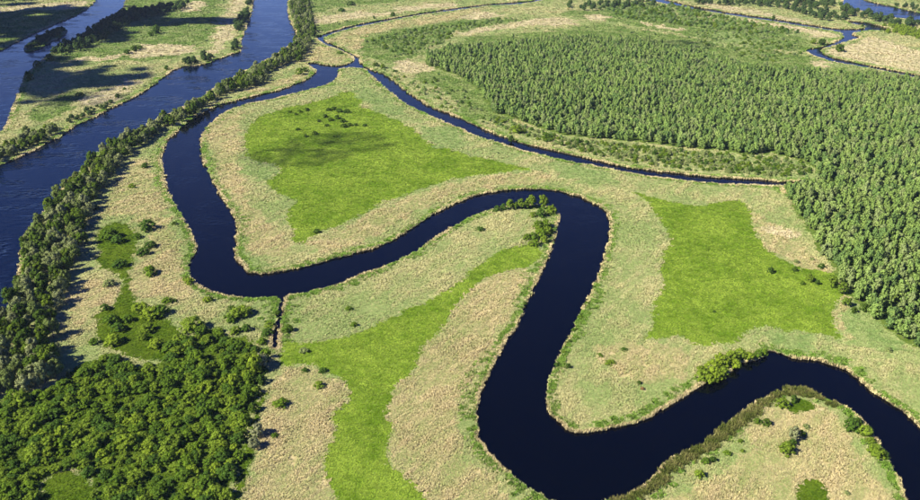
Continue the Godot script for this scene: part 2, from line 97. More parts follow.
# name, outline, spacing, smallest and largest crown width, height to width, look
const BELTS = [
	["willow_tree", [-311.3,-519.8, -317.1,-548.3, -318.2,-573.5, -321.9,-600.6, -326.9,-632.3, -327.8,-664.4, -330.6,-699.4, -326.8,-750.2, -316.6,-776.3, -303.8,-807.7, -297.9,-759.8, -303,-740.7, -305.9,-702.2, -299.3,-656.8, -296,-618.4, -287.4,-581.6, -278.2,-548.3, -266.2,-516.4, -256.6,-490.5, -250.7,-458.2, -244,-431.6, -235.3,-401.7, -222,-374.9, -207.9,-346.2, -218.4,-335.7, -245.5,-320.7, -250.7,-312.8, -265.1,-355.4, -270.7,-385.3, -270.9,-407.4, -271.6,-422.9, -278.1,-443.2, -288.6,-469.5], 7.2, 7, 11, 1.15, "willow"],
	["row_tree", [-315.6,-776.3, -310.4,-814.9, -300.9,-841.3, -294.5,-881.7, -287.8,-939.6, -281.2,-973.7, -272.9,-1026.4, -261.1,-1078.4, -251.1,-1128.7, -245.9,-1190.7, -250.9,-1275.3, -226.7,-1243.3, -219.7,-1183.5, -217,-1103, -238.2,-1078.4, -249.8,-1020.9, -240,-999.4, -248.2,-958.9, -271.1,-935, -277.8,-898.9, -285,-857.1, -287.3,-814.9, -295,-793.5], 8.2, 7.5, 11, 1.15, "willow"],
	["row_tree", [-250.9,-1275.3, -269.9,-1344.1, -282,-1400.4, -313,-1527, -346.8,-1704.3, -321,-1732.8, -275.9,-1527, -241.6,-1362.4, -225.8,-1275.3], 10, 8, 11, 1.1, "willow"],
	["island_tree", [-581.5,-1148.7, -588.7,-1183.5, -589.8,-1243.3, -600.7,-1344.1, -615.6,-1471.7, -616.1,-1515.6, -592.6,-1527, -556.4,-1586.2, -533.5,-1636.8, -518.3,-1562, -533.3,-1504.4, -551.1,-1461.1, -556.8,-1381.1, -548.8,-1275.3, -547.9,-1197.9, -561.2,-1135.3], 12, 8, 13, 1, "far"],
	["island_tree", [-431.3,-716.6, -430.3,-740.7, -429.3,-766.3, -420.5,-772.9, -417.9,-793.5, -403.5,-779.7, -403.9,-750.2, -407.1,-728.5, -412.4,-705.1, -416.6,-688.3, -426,-672.2, -458,-722.5], 7.5, 6, 10, 1, "willow"],
	["island_tree", [-375.2,-1090.6, -364.5,-1109.3, -355.3,-1135.3, -342.2,-1128.7, -350.8,-1090.6, -367.4,-1078.4], 9, 7, 11, 1, "far"],
	["island_tree", [-382.8,-1400.4, -392.8,-1482.5, -398.2,-1550.2, -375.1,-1461.1, -364.5,-1381.1, -357.6,-1326.3, -371.9,-1344.1], 8, 7, 10, 1, "far"],
	["island_tree", [-339.9,-1212.7, -341.6,-1243.3, -323.6,-1183.5, -328.8,-1169.3], 8, 6, 9, 1, "far"],
	["island_tree", [-430.4,-1676.7, -444.7,-1762.3, -426.8,-1704.3, -405.9,-1598.6, -413.6,-1598.6], 8, 6, 9, 1, "far"],
	["island_tree", [-407.3,-861.1, -400.7,-886, -391,-898.9, -384.8,-894.5, -390.8,-853.1, -394.7,-826.1, -403.7,-807.7, -409.9,-807.7, -410.3,-837.5], 9, 4, 8, 0.9, "far"],
	["islet_bush", [-641.8,-1205.3, -624.8,-1176.4, -624.9,-1197.9, -631.7,-1251.2, -634.7,-1291.9, -647.7,-1335.2, -660.3,-1348.7, -657.7,-1300.3, -653.3,-1251.2], 7.5, 6, 10, 0.8, "far"],
	["shore_tree", [-973.4,-1611.1, -908.9,-1636.8, -862.4,-1663.2, -841.3,-1704.3, -868.1,-1762.3, -1042.1,-1732.8], 13, 8, 12, 1, "far"],
	["shore_tree", [464.8,-1676.7, 474.2,-1636.8, 529.5,-1623.8, 592.7,-1636.8, 628.7,-1574, 657.5,-1504.4, 684.1,-1440.4, 657.9,-1420.1, 622.7,-1440.4, 621,-1504.4, 605.3,-1562, 560.5,-1598.6, 498.9,-1586.2, 451.1,-1623.8], 17, 10, 15, 1, "far"],
	["shore_tree", [704.3,-1550.2, 728.2,-1562, 734.3,-1504.4, 745.2,-1450.7, 756.9,-1410.2, 772.8,-1381.1, 732.3,-1344.1, 721,-1371.7, 711,-1430.2, 698,-1471.7], 16, 10, 14, 1, "far"],
	["shore_tree", [713.2,-1390.7, 733.2,-1362.4, 764,-1326.3, 720,-1243.3, 706.1,-1291.9, 686.6,-1317.5], 10, 7, 10, 0.9, "bright"],
	["shore_tree", [575.9,-1676.7, 677.2,-1704.3, 752.4,-1649.9, 727.7,-1574, 666.7,-1550.2, 628.1,-1598.6, 573,-1636.8], 19, 10, 15, 1, "far"],
	["shore_tree", [831.1,-1598.6, 841.7,-1562, 846,-1515.6, 859,-1471.7, 876.7,-1504.4, 853.8,-1586.2], 14, 7, 11, 1, "far"],
	["shore_tree", [193.3,-1598.6, 255,-1623.8, 318.5,-1649.9, 413.6,-1718.5, 386.5,-1598.6, 300.5,-1550.2, 222.2,-1527], 20, 8, 13, 0.9, "far"],
]
# x, z, crown width, height, look, name, label
const LONE = [
	[64.9, -578.5, 8.6, 11.6, "alder", "alder_tree", "tallest bright green tree standing alone at the tip of the river bend"],
	[55.6, -579.6, 8.6, 10.3, "alder", "alder_tree", "rounded tree left of the tallest one at the river bend tip"],
	[47.6, -577.5, 7.0, 8.4, "alder", "alder_tree", "middle tree of the waterside row on the bend tip"],
	[39, -576.5, 7.0, 8.1, "alder", "alder_tree", "green tree fourth from the tall one in the waterside row"],
	[33.4, -574.5, 5.4, 6.0, "shrub", "bush", "low bush near the left end of the bend tip row"],
	[28.7, -572.5, 6.2, 5.0, "shrub", "bush", "leftmost low bush of the waterside row on the bend tip"],
	[51.5, -577.5, 6.2, 6.9, "alder", "alder_tree", "darker tree squeezed between two taller trees on the bend tip"],
	[43.3, -576.5, 5.5, 6.0, "alder", "alder_tree", "thin tree in the gap of the bend tip row"],
	[70, -567.5, 8.5, 7.6, "shrub", "bush", "round bush at the water edge below the tallest tip tree"],
	[61.8, -561.6, 8.4, 6.7, "shrub", "bush", "wide bush just inland of the bend tip"],
	[55.7, -561.6, 6.1, 4.3, "shrub", "bush", "small bush inland of the bend tip row"],
	[57.5, -539.1, 8.1, 6.9, "shrub", "bush", "topmost bush of the dark clump on the bend shore"],
	[63.6, -541, 8.1, 6.9, "shrub", "bush", "bush at the upper right of the shore clump"],
	[64, -530.2, 7.3, 6.2, "shrub", "bush", "bush on the water side of the shore clump"],
	[58.3, -523.2, 8.6, 7.3, "shrub", "bush", "largest bush in the middle of the shore clump"],
	[52.2, -519.8, 7.2, 6.1, "shrub", "bush", "left bush of the shore clump inside the bend"],
	[59.6, -514.7, 7.1, 6.0, "shrub", "bush", "lower right bush of the shore clump"],
	[53.5, -509.7, 6.3, 5.4, "shrub", "bush", "lower bush of the shore clump inside the bend"],
	[47.9, -519.8, 5.7, 4.9, "shrub", "bush", "pale outlying bush left of the shore clump"],
	[57.6, -532, 6.6, 5.6, "shrub", "bush", "inner bush between the shore clump bushes"],
	[50, -509.7, 4.9, 4.2, "shrub", "bush", "lowest small bush under the shore clump"],
	[14.7, -536.4, 6.6, 3.0, "shrub", "bush", "small lone bush in the reeds between river and bend tip"],
	[-66.8, -419.2, 4.8, 2.4, "shrub", "bush", "low bush in the pale reeds above the curved meadow"],
	[-61.5, -400, 4.6, 2.8, "shrub", "bush", "dark lone bush near the edge of the curved meadow"],
	[-98.7, -393.9, 6.9, 4.8, "shrub", "bush", "bush in the reeds right beside the dark ditch"],
	[-85.7, -372.4, 5.5, 2.7, "grey", "bush", "pale bush lying in the curved meadow near the ditch"],
	[-81.8, -353.5, 4.2, 2.5, "shrub", "bush", "small bush on the edge of the dry reeds under the meadow"],
	[-72.3, -353.5, 4.8, 2.6, "shrub", "bush", "bush at the tip of the dry reeds under the meadow"],
	[-71.8, -340, 6.2, 3.1, "shrub", "bush", "round bush inside the dry brown reeds"],
	[-88.5, -323.9, 7.9, 4.0, "shrub", "bush", "spread bush at the left edge of the brown reeds"],
	[-86.5, -300, 3.7, 2.2, "shrub", "bush", "small bush beside the green strip of the ditch"],
	[-104.3, -532, 5.8, 3.2, "dark", "bush", "dark bush at the lower tip of the large bright meadow"],
	[-167.7, -857.1, 6.6, 3.9, "dark", "meadow_bush", "small dark bush of the clump in the large meadow, sixth from the left"],
	[-184.8, -849.1, 5.4, 3.3, "dark", "meadow_bush", "small dark bush of the clump in the large meadow, leftmost"],
	[-174.3, -851.1, 5.4, 3.3, "dark", "meadow_bush", "small dark bush of the clump in the large meadow, fourth from the left"],
	[-176.9, -841.3, 4.3, 2.6, "dark", "meadow_bush", "small dark bush of the clump in the large meadow, second from the left"],
	[-143.6, -857.1, 6.6, 3.9, "dark", "meadow_bush", "small dark bush of the clump in the large meadow, eleventh from the left"],
	[-138.7, -861.1, 6.6, 4.0, "dark", "meadow_bush", "small dark bush of the clump in the large meadow, thirteenth from the left"],
	[-130.7, -851.1, 7.6, 4.6, "dark", "meadow_bush", "small dark bush of the clump in the large meadow, fifteenth from the left"],
	[-122.9, -849.1, 7.6, 4.6, "dark", "meadow_bush", "small dark bush of the clump in the large meadow, eighteenth from the left"],
	[-144.1, -831.7, 6.4, 3.8, "dark", "meadow_bush", "small dark bush of the clump in the large meadow, ninth from the left"],
	[-135.8, -818.6, 6.3, 3.8, "dark", "meadow_bush", "small dark bush of the clump in the large meadow, twelfth from the left"],
	[-130.5, -826.1, 7.4, 4.5, "dark", "meadow_bush", "small dark bush of the clump in the large meadow, fourteenth from the left"],
	[-122.4, -813.1, 7.3, 4.4, "dark", "meadow_bush", "small dark bush of the clump in the large meadow, sixteenth from the left"],
	[-147.9, -814.9, 5.2, 3.1, "dark", "meadow_bush", "small dark bush of the clump in the large meadow, eighth from the left"],
	[-113.6, -800.5, 6.2, 3.7, "dark", "meadow_bush", "small dark bush of the clump in the large meadow, nineteenth from the left"],
	[-107.4, -800.5, 5.2, 3.1, "dark", "meadow_bush", "small dark bush of the clump in the large meadow, twentieth from the left"],
	[-97.9, -798.7, 5.2, 3.1, "dark", "meadow_bush", "small dark bush of the clump in the large meadow, rightmost"],
	[-119.1, -795.2, 7.2, 4.3, "dark", "meadow_bush", "small dark bush of the clump in the large meadow, seventeenth from the left"],
	[-152.5, -763, 5.0, 3.0, "dark", "meadow_bush", "small dark bush of the clump in the large meadow, fifth from the left"],
	[-144.9, -771.3, 6.0, 3.6, "dark", "meadow_bush", "small dark bush of the clump in the large meadow, seventh from the left"],
	[-164.4, -784.8, 5.1, 3.0, "dark", "meadow_bush", "small dark bush of the clump in the large meadow, third from the left"],
	[-137, -798.7, 5.2, 3.1, "dark", "meadow_bush", "small dark bush of the clump in the large meadow, tenth from the left"],
	[203.7, -468.1, 4.6, 4.4, "dark", "bush", "lone dark bush in the middle of the right meadow"],
	[152.1, -416.2, 2.4, 1.4, "dark", "bush", "tiny dark bush alone in the right meadow"],
	[220.3, -470.2, 4.0, 3.6, "dark", "bush", "small bush right of the lone dark meadow bush"],
	[226.4, -482.8, 4.0, 2.8, "grey", "bush", "pale bush on the dry strip between meadow and forest"],
	[224.4, -455.4, 5.8, 5.8, "alder", "alder_tree", "bigger of the bushy trees in the meadow before the forest"],
	[218.3, -451.3, 3.8, 2.7, "shrub", "bush", "low bush left of the bushy meadow trees"],
	[227.9, -451.3, 3.8, 3.8, "dark", "bush", "dark bush right of the bushy meadow trees"],
	[238.4, -485.9, 4.1, 2.4, "grey", "bush", "thin bush high on the dry strip by the forest"],
	[239.6, -473.9, 5.3, 4.2, "shrub", "bush", "bush at the end of the dry strip by the forest"],
	[235.1, -447.2, 6.3, 8.2, "alder", "alder_tree", "broad tree standing out from the forest edge by the meadow"],
	[238, -439.3, 6.9, 8.2, "alder", "alder_tree", "second tree standing out from the forest edge"],
	[234, -422.9, 6.1, 6.7, "alder", "alder_tree", "lower tree standing out from the forest edge"],
	[235.1, -415.6, 4.2, 4.2, "dark", "bush", "dark bush below the trees at the forest edge"],
	[242.1, -418, 5.4, 5.4, "dark", "bush", "dark bush close to the forest edge at the right"],
	[235.8, -373.9, 3.9, 2.3, "grey", "bush", "thin pale bush in the reeds by the right river bend"],
	[125.8, -346.2, 7.8, 6.6, "bright", "willow_bush", "leftmost round willow of the big clump on the right river bank"],
	[132.3, -352.6, 9.0, 7.6, "bright", "willow_bush", "large pale willow in the left half of the bank clump"],
	[138.9, -359.2, 9.1, 7.7, "bright", "willow_bush", "tallest pale willow in the middle of the bank clump"],
	[137.3, -349.8, 6.8, 5.8, "bright", "willow_bush", "willow at the water in the middle of the bank clump"],
	[146, -363, 8.6, 7.3, "bright", "willow_bush", "rounded willow right of the middle of the bank clump"],
	[151.5, -366.9, 7.1, 6.0, "bright", "willow_bush", "willow at the right end of the big bank clump"],
	[128.7, -343.5, 6.2, 5.3, "bright", "willow_bush", "low willow leaning over the water at the clump's left"],
	[132.8, -345.3, 6.2, 5.3, "bright", "willow_bush", "low willow over the water under the clump"],
	[146.4, -357.3, 5.9, 5.0, "bright", "willow_bush", "willow over the water at the clump's right"],
	[155.8, -365, 6.0, 5.1, "bright", "willow_bush", "dark round bush just right of the bank clump"],
	[161.5, -367.4, 5.4, 4.6, "shrub", "willow_bush", "second dark bush right of the bank clump"],
	[166.1, -369.9, 4.4, 3.7, "shrub", "willow_bush", "last small bush of the bank clump toward the bend"],
	[126.5, -352.6, 5.3, 4.5, "shrub", "willow_bush", "low willow behind the left end of the bank clump"],
	[159, -323.1, 6.4, 5.1, "shrub", "bush", "dark green bush near the top of the southern peninsula"],
	[165.9, -327.2, 4.5, 4.3, "dark", "bush", "taller dark bush at the top of the southern peninsula"],
	[142.4, -310.5, 3.8, 2.7, "shrub", "bush", "left bush of the pair behind the reed fringe"],
	[146.1, -308.6, 4.8, 3.8, "dark", "bush", "right darker bush of the pair behind the reed fringe"],
	[129.7, -296.1, 2.8, 1.9, "shrub", "bush", "small bush midway along the reed fringe"],
	[109.5, -281.6, 4.0, 3.2, "shrub", "bush", "left of two bushes low on the peninsula shore"],
	[113.1, -282.6, 3.6, 3.0, "dark", "bush", "right of two bushes low on the peninsula shore"],
	[121.1, -287.7, 3.6, 2.2, "shrub", "bush", "small bush between the shore pair and the peninsula middle"],
	[128.5, -289.4, 2.3, 1.4, "shrub", "bush", "tiny bush on the peninsula near the small shore bush"],
	[104.4, -272.8, 4.8, 3.8, "bright", "bush", "bright round bush lowest on the peninsula shore"],
	[98.2, -276, 2.2, 1.3, "shrub", "bush", "tiny bush nearest the lower reed fringe"],
	[154.9, -297.9, 6.0, 7.0, "silver", "willow_tree", "silver grey willow in the middle of the southern peninsula"],
	[159.8, -300.8, 3.7, 3.4, "shrub", "bush", "green bush right behind the silver peninsula willow"],
	[164.4, -306.7, 3.8, 1.9, "grey", "bush", "brownish low bush above the silver peninsula willow"],
	[148.3, -288.7, 7.7, 6.2, "shrub", "bush", "wide green bush below the silver peninsula willow"],
	[152.8, -293.6, 4.1, 3.7, "dark", "bush", "dark bush between the silver willow and the wide bush"],
	[184.7, -305.2, 7.6, 6.4, "shrub", "bush", "left bush of the bank pair on the peninsula east shore"],
	[190, -309.7, 3.8, 3.8, "dark", "bush", "dark bush at the top of the peninsula east shore"],
	[189.3, -300.8, 7.5, 6.0, "bright", "bush", "bright bush on the peninsula east shore"],
	[189.7, -295.7, 4.6, 3.2, "shrub", "bush", "low bush between the east shore bushes"],
	[187.8, -286.6, 8.1, 6.1, "shrub", "bush", "largest bush of the peninsula east shore"],
	[191.1, -285.9, 5.0, 3.7, "dark", "bush", "dark bush at the water on the peninsula east shore"],
	[164.1, -262.3, 3.0, 1.5, "grey", "bush", "faint grey bush at the lower end of the peninsula"],
	[80.5, -361.1, 6.4, 2.3, "shrub", "bush", "low spreading bush in the dry reeds right of the main river"],
	[76.3, -368.9, 4.4, 1.3, "shrub", "bush", "flat green bush above the low spreading one"],
	[90.6, -374.9, 3.9, 1.2, "shrub", "bush", "small flat bush in the dry reeds below the right meadow"],
	[92.3, -342.6, 2.6, 2.1, "dark", "bush", "small dark shrub near the river on the dry point"],
	[92.9, -337.8, 2.6, 1.5, "brown", "bush", "dead brown shrub near the river on the dry point"],
	[57.5, -357.3, 3.2, 2.9, "dark", "bush", "dark bush at the pale bank line of the main river"],
	[39.6, -426, 3.0, 2.1, "dark", "bush", "dark little bush on the left bank of the main river"],
	[-250.4, -521.5, 12.9, 8.0, "shrub", "field_bush", "large green bush on the reed ground left of the ditch, fifth from the left"],
	[-242.8, -514.7, 9.9, 6.2, "shrub", "field_bush", "middling green bush on the reed ground left of the ditch, eighth from the left"],
	[-229.4, -537.3, 13.2, 8.2, "shrub", "field_bush", "large green bush on the reed ground left of the ditch, eighteenth from the left"],
	[-231.7, -523.2, 6.5, 4.0, "shrub", "field_bush", "small green bush on the reed ground left of the ditch, thirteenth from the left"],
	[-216.5, -506.4, 8.4, 5.2, "shrub", "field_bush", "middling green bush on the reed ground left of the ditch, middle one"],
	[-212.5, -546.5, 4.5, 2.8, "dark", "field_bush", "small dark bush on the reed ground left of the ditch, seventeenth from the right"],
	[-272.1, -623, 6.7, 4.1, "shrub", "field_bush", "small green bush on the reed ground left of the ditch, twelfth from the left"],
	[-278.7, -672.2, 8.0, 5.0, "shrub", "field_bush", "middling green bush on the reed ground left of the ditch, seventeenth from the left"],
	[-217.4, -495.2, 8.9, 5.5, "shrub", "field_bush", "middling green bush on the reed ground left of the ditch, sixteenth from the left"],
	[-226.2, -476.8, 9.3, 5.8, "shrub", "field_bush", "middling green bush on the reed ground left of the ditch, tenth from the left"],
	[-202.7, -465.2, 10.5, 6.5, "shrub", "field_bush", "middling green bush on the reed ground left of the ditch, twentieth from the left"],
	[-178.7, -427.8, 6.7, 4.2, "shrub", "field_bush", "small green bush on the reed ground left of the ditch, nineteenth from the right"],
	[-174.8, -429.1, 3.7, 2.3, "dark", "field_bush", "small dark bush on the reed ground left of the ditch, sixteenth from the right"],
	[-154.5, -429.1, 6.1, 3.8, "bright", "field_bush", "small yellow green bush on the reed ground left of the ditch, eleventh from the right"],
	[-153.8, -396.1, 13.8, 8.6, "bright", "field_bush", "large yellow green bush on the reed ground left of the ditch, twelfth from the right"],
	[-213.2, -419.2, 6.6, 4.1, "dark", "field_bush", "small dark bush on the reed ground left of the ditch, third from the left"],
	[-203.1, -402.8, 9.9, 6.2, "shrub", "field_bush", "middling green bush on the reed ground left of the ditch, sixth from the left"],
	[-196, -395, 8.6, 5.3, "shrub", "field_bush", "middling green bush on the reed ground left of the ditch, ninth from the left"],
	[-194.6, -405.1, 7.6, 4.7, "shrub", "field_bush", "middling green bush on the reed ground left of the ditch, eleventh from the left"],
	[-190.8, -415.6, 12.0, 7.4, "bright", "field_bush", "large yellow green bush on the reed ground left of the ditch, fourteenth from the left"],
	[-182.2, -409.8, 11.8, 7.3, "bright", "field_bush", "large yellow green bush on the reed ground left of the ditch, middle one"],
	[-177.4, -413.3, 10.7, 6.6, "shrub", "field_bush", "middling green bush on the reed ground left of the ditch, twentieth from the right"],
	[-179, -393.9, 8.6, 5.3, "shrub", "field_bush", "middling green bush on the reed ground left of the ditch, nineteenth from the left"],
	[-178.7, -385.3, 6.2, 3.8, "shrub", "field_bush", "small green bush on the reed ground left of the ditch, fifteenth from the left"],
	[-168, -377, 9.4, 5.8, "bright", "field_bush", "middling yellow green bush on the reed ground left of the ditch, middle one"],
	[-160.7, -374.9, 6.6, 4.1, "shrub", "field_bush", "small green bush on the reed ground left of the ditch, eighteenth from the right"],
	[-157.5, -384.2, 7.9, 4.9, "shrub", "field_bush", "middling green bush on the reed ground left of the ditch, fifteenth from the right"],
	[-193.5, -381.1, 10.1, 6.2, "bright", "field_bush", "middling yellow green bush on the reed ground left of the ditch, seventh from the left"],
	[-204.1, -381.1, 6.2, 3.8, "shrub", "field_bush", "small green bush on the reed ground left of the ditch, leftmost"],
	[-172.8, -452.6, 6.4, 4.0, "bright", "field_bush", "small yellow green bush on the reed ground left of the ditch, thirteenth from the right"],
	[-175.9, -456.8, 5.2, 3.2, "shrub", "field_bush", "small green bush on the reed ground left of the ditch, fourteenth from the right"],
	[-282.6, -575.5, 6.2, 3.9, "dark", "field_bush", "small dark bush on the reed ground left of the ditch, second from the left"],
	[-222.9, -449.9, 7.6, 4.7, "grey", "field_bush", "middling greyish bush on the reed ground left of the ditch, fourth from the left"],
	[-132.5, -409.8, 10.6, 6.6, "bright", "field_bush", "middling yellow green bush on the reed ground left of the ditch, eighth from the right"],
	[-128, -413.3, 10.7, 6.6, "bright", "field_bush", "middling yellow green bush on the reed ground left of the ditch, sixth from the right"],
	[-134.8, -405.1, 8.2, 5.1, "shrub", "field_bush", "middling green bush on the reed ground left of the ditch, tenth from the right"],
	[-128.2, -392.8, 6.9, 4.3, "shrub", "field_bush", "small green bush on the reed ground left of the ditch, seventh from the right"],
	[-123, -395, 6.9, 4.3, "shrub", "field_bush", "small green bush on the reed ground left of the ditch, fifth from the right"],
	[-137, -418, 6.0, 3.7, "dark", "field_bush", "small dark bush on the reed ground left of the ditch, ninth from the right"],
	[-110.2, -399.5, 5.8, 3.6, "bright", "field_bush", "small yellow green bush on the reed ground left of the ditch, second from the right"],
	[-109.4, -390.7, 6.8, 4.2, "shrub", "field_bush", "small green bush on the reed ground left of the ditch, third from the right"],
	[-110.7, -381.1, 6.2, 3.8, "shrub", "field_bush", "small green bush on the reed ground left of the ditch, fourth from the right"],
	[-108.6, -414.5, 4.2, 2.6, "dark", "field_bush", "small dark bush on the reed ground left of the ditch, rightmost"],
	[-107.7, -353.5, 9.0, 11.7, "bright", "ditch_tree", "tall yellow green tree casting a shadow across the ditch"],
	[-105.4, -357.3, 7.5, 8.9, "silver", "ditch_tree", "silvery tree right of the tallest ditch tree"],
	[-108.3, -342.6, 6.7, 8.0, "shrub", "ditch_tree", "tree below the tallest tree along the ditch"],
	[-104.9, -365, 6.5, 7.1, "shrub", "ditch_tree", "uppermost tree beside the black ditch"],
	[-102.1, -342.6, 5.7, 5.7, "dark", "ditch_tree", "dark tree in the shade by the ditch"],
	[-94.5, -300, 6.5, 7.2, "silver", "ditch_tree", "silver willow beside the green ditch strip"],
	[-94.3, -291.5, 6.0, 6.0, "silver", "ditch_tree", "lower silver willow beside the ditch strip"],
	[-102.9, -309.7, 6.2, 6.2, "shrub", "ditch_tree", "bushy tree halfway down the ditch line"],
	[-106, -328.9, 6.5, 6.5, "shrub", "ditch_tree", "tree above the bushy one along the ditch"],
	[-98.9, -283.9, 5.8, 5.3, "shrub", "ditch_tree", "tree low in the line along the ditch strip"],
	[-98.3, -270.9, 5.2, 4.7, "shrub", "ditch_tree", "tree near the lower end of the ditch line"],
	[-98, -259.9, 5.9, 5.3, "bright", "ditch_tree", "last bright tree of the ditch line"],
	[-100.8, -319.1, 5.4, 5.4, "dark", "ditch_tree", "dark bush between the ditch line trees"],
	[-100.9, -297.9, 5.1, 5.1, "dark", "ditch_tree", "dark tree behind the two silver ditch willows"],
	[49.6, -747, 5.8, 7.0, "dark", "alder_tree", "dark tree right on the far bank of the straight creek"],
	[56.3, -776.3, 14.1, 8.4, "shrub", "bush", "wide bush above the dark creek bank tree"],
	[122.3, -725.5, 5.7, 4.5, "dark", "bush", "dark bush in the dry field between creek and forest"],
	[84.8, -759.8, 9.9, 5.9, "shrub", "bush", "bush below the forest edge left of the dry field"],
	[-102.3, -1063.5, 9.3, 6.5, "shrub", "bush", "larger bush on the bank just after the river fork"],
	[-112.8, -1075.4, 9.4, 5.6, "dark", "bush", "dark bush right of the river fork"],
	[549, -1169.3, 13.0, 13.0, "dark", "alder_tree", "dark round tree alone on the far sandy field"],
	[542.1, -1216.5, 10.5, 11.6, "dark", "alder_tree", "dark tree at the elbow of the far creek"],
	[534.6, -1227.8, 10.6, 7.4, "shrub", "bush", "bush beside the dark tree at the far creek elbow"],
	[549.1, -1440.4, 7.0, 9.1, "dark", "alder_tree", "small dark tree at the far creek shore"],
	[671.9, -1367, 5.0, 6.0, "dark", "alder_tree", "tiny tree on the spit by the far pond"],
	[-120.3, -1477.1, 9.0, 8.1, "dark", "bush", "dark bush on the north bank of the far channel"],
	[-151.9, -1450.7, 5.3, 6.4, "dark", "bush", "tiny bush on the north bank left of the dark one"],
	[-211.4, -1604.8, 17.5, 8.7, "dark", "bush", "dark hedge in the far north field"],
	[-218.5, -1527, 14.8, 7.4, "shrub", "bush", "low bushes in the far north field by the trees"],
	[-205.9, -1026.4, 11.6, 9.3, "shrub", "bush", "bush on the sandy spit beside the river"],
	[-202.5, -1043.2, 7.8, 6.3, "dark", "bush", "smaller bush on the sandy spit by the water"],
	[-171.9, -1155.5, 10.0, 4.0, "shrub", "bush", "flat bush on the small land between fork channels"],
	[-473.3, -1176.4, 13.1, 7.9, "dark", "bush", "dark long bush in the sandy patch of the river island"],
	[-475.7, -1155.5, 11.5, 6.9, "dark", "bush", "dark bush at the left end of the island sandy patch"],
	[-468.4, -1187.1, 8.8, 6.2, "dark", "bush", "dark bush right of the long island bush"],
	[-462, -1072.4, 4.0, 3.2, "dark", "bush", "tiny dark bush low in the island field"],
	[-486.6, -1308.9, 14.5, 14.5, "dark", "alder_tree", "dark clump tree in the middle of the river island"],
	[-490.3, -1291.9, 9.5, 7.6, "shrub", "bush", "bush left of the dark clump tree of the island"],
	[-386.5, -1054.7, 7.9, 6.3, "shrub", "bush", "bush at the island shore where it bends"],
	[-402, -949.2, 4.8, 2.9, "dark", "bush", "small dark bush on the island lower field"],
	[-444, -921.1, 9.3, 4.7, "shrub", "bush", "low bushes on the pale island meadow"],
	[-396.1, -912.1, 5.8, 5.2, "dark", "bush", "dark bush at the island's lower shore"],
	[-540.4, -999.4, 12.6, 11.3, "dark", "alder_tree", "large dark tree on the island's left shore"],
	[-565.1, -1072.4, 10.7, 8.6, "dark", "alder_tree", "dark tree above it on the island's left shore"],
	[-566.1, -1109.3, 13.8, 9.7, "dark", "bush", "dark bush on the island by the shaded trees"],
	[-790.6, -1574, 5.7, 5.7, "dark", "alder_tree", "dark tree alone in the far top left field"],
	[57.1, -371.9, 2.7, 1.4, "shrub", "reed_clump", "round reed clump in the water below the pale bank line, second lowest"],
	[61.1, -382.7, 3.4, 1.7, "shrub", "reed_clump", "reed clump in the water at the main river right bank, third lowest"],
	[65.5, -395, 3.4, 1.7, "shrub", "reed_clump", "reed clump in the water half way down the right bank"],
	[71, -409.8, 3.5, 1.8, "shrub", "reed_clump", "reed clump in the water above the middle of the right bank"],
	[77.5, -426.6, 3.1, 1.5, "shrub", "reed_clump", "small reed clump high on the right bank waterline"],
	[51.8, -359.2, 3.7, 1.9, "shrub", "reed_clump", "largest and lowest reed clump in the water by the right bank"],
	[84.9, -447.2, 2.5, 1.3, "shrub", "reed_clump", "tiny reed clump near the top of the right bank waterline"],
	[90.7, -463.8, 2.6, 1.3, "shrub", "reed_clump", "topmost reed clump in the water of the right bank"],
]
const REED_FRINGE = [63.3,-259.3, 70,-261.4, 77.2,-265.6, 83.5,-271.2, 89.7,-279.3, 97.1,-285.9, 105.2,-290.8, 113.6,-296.4, 121.8,-304.8, 133.3,-315.1, 146.6,-326, 158.3,-334.4, 168.7,-338.7, 173.7,-338.3, 178.8,-335.7, 181.7,-329.7, 187.3,-324.8, 184.8,-322.3, 179.4,-327.2, 174.1,-331.4, 169.2,-333.1, 162.5,-331.4, 153.9,-325.6, 145.5,-318.3, 136.6,-310.5, 126.5,-300.8, 117.2,-292.9, 110.2,-287.3, 103,-282.6, 97.7,-279.3, 90.7,-272.2, 83.4,-264.7, 73.6,-258.1, 63.3,-254.6]
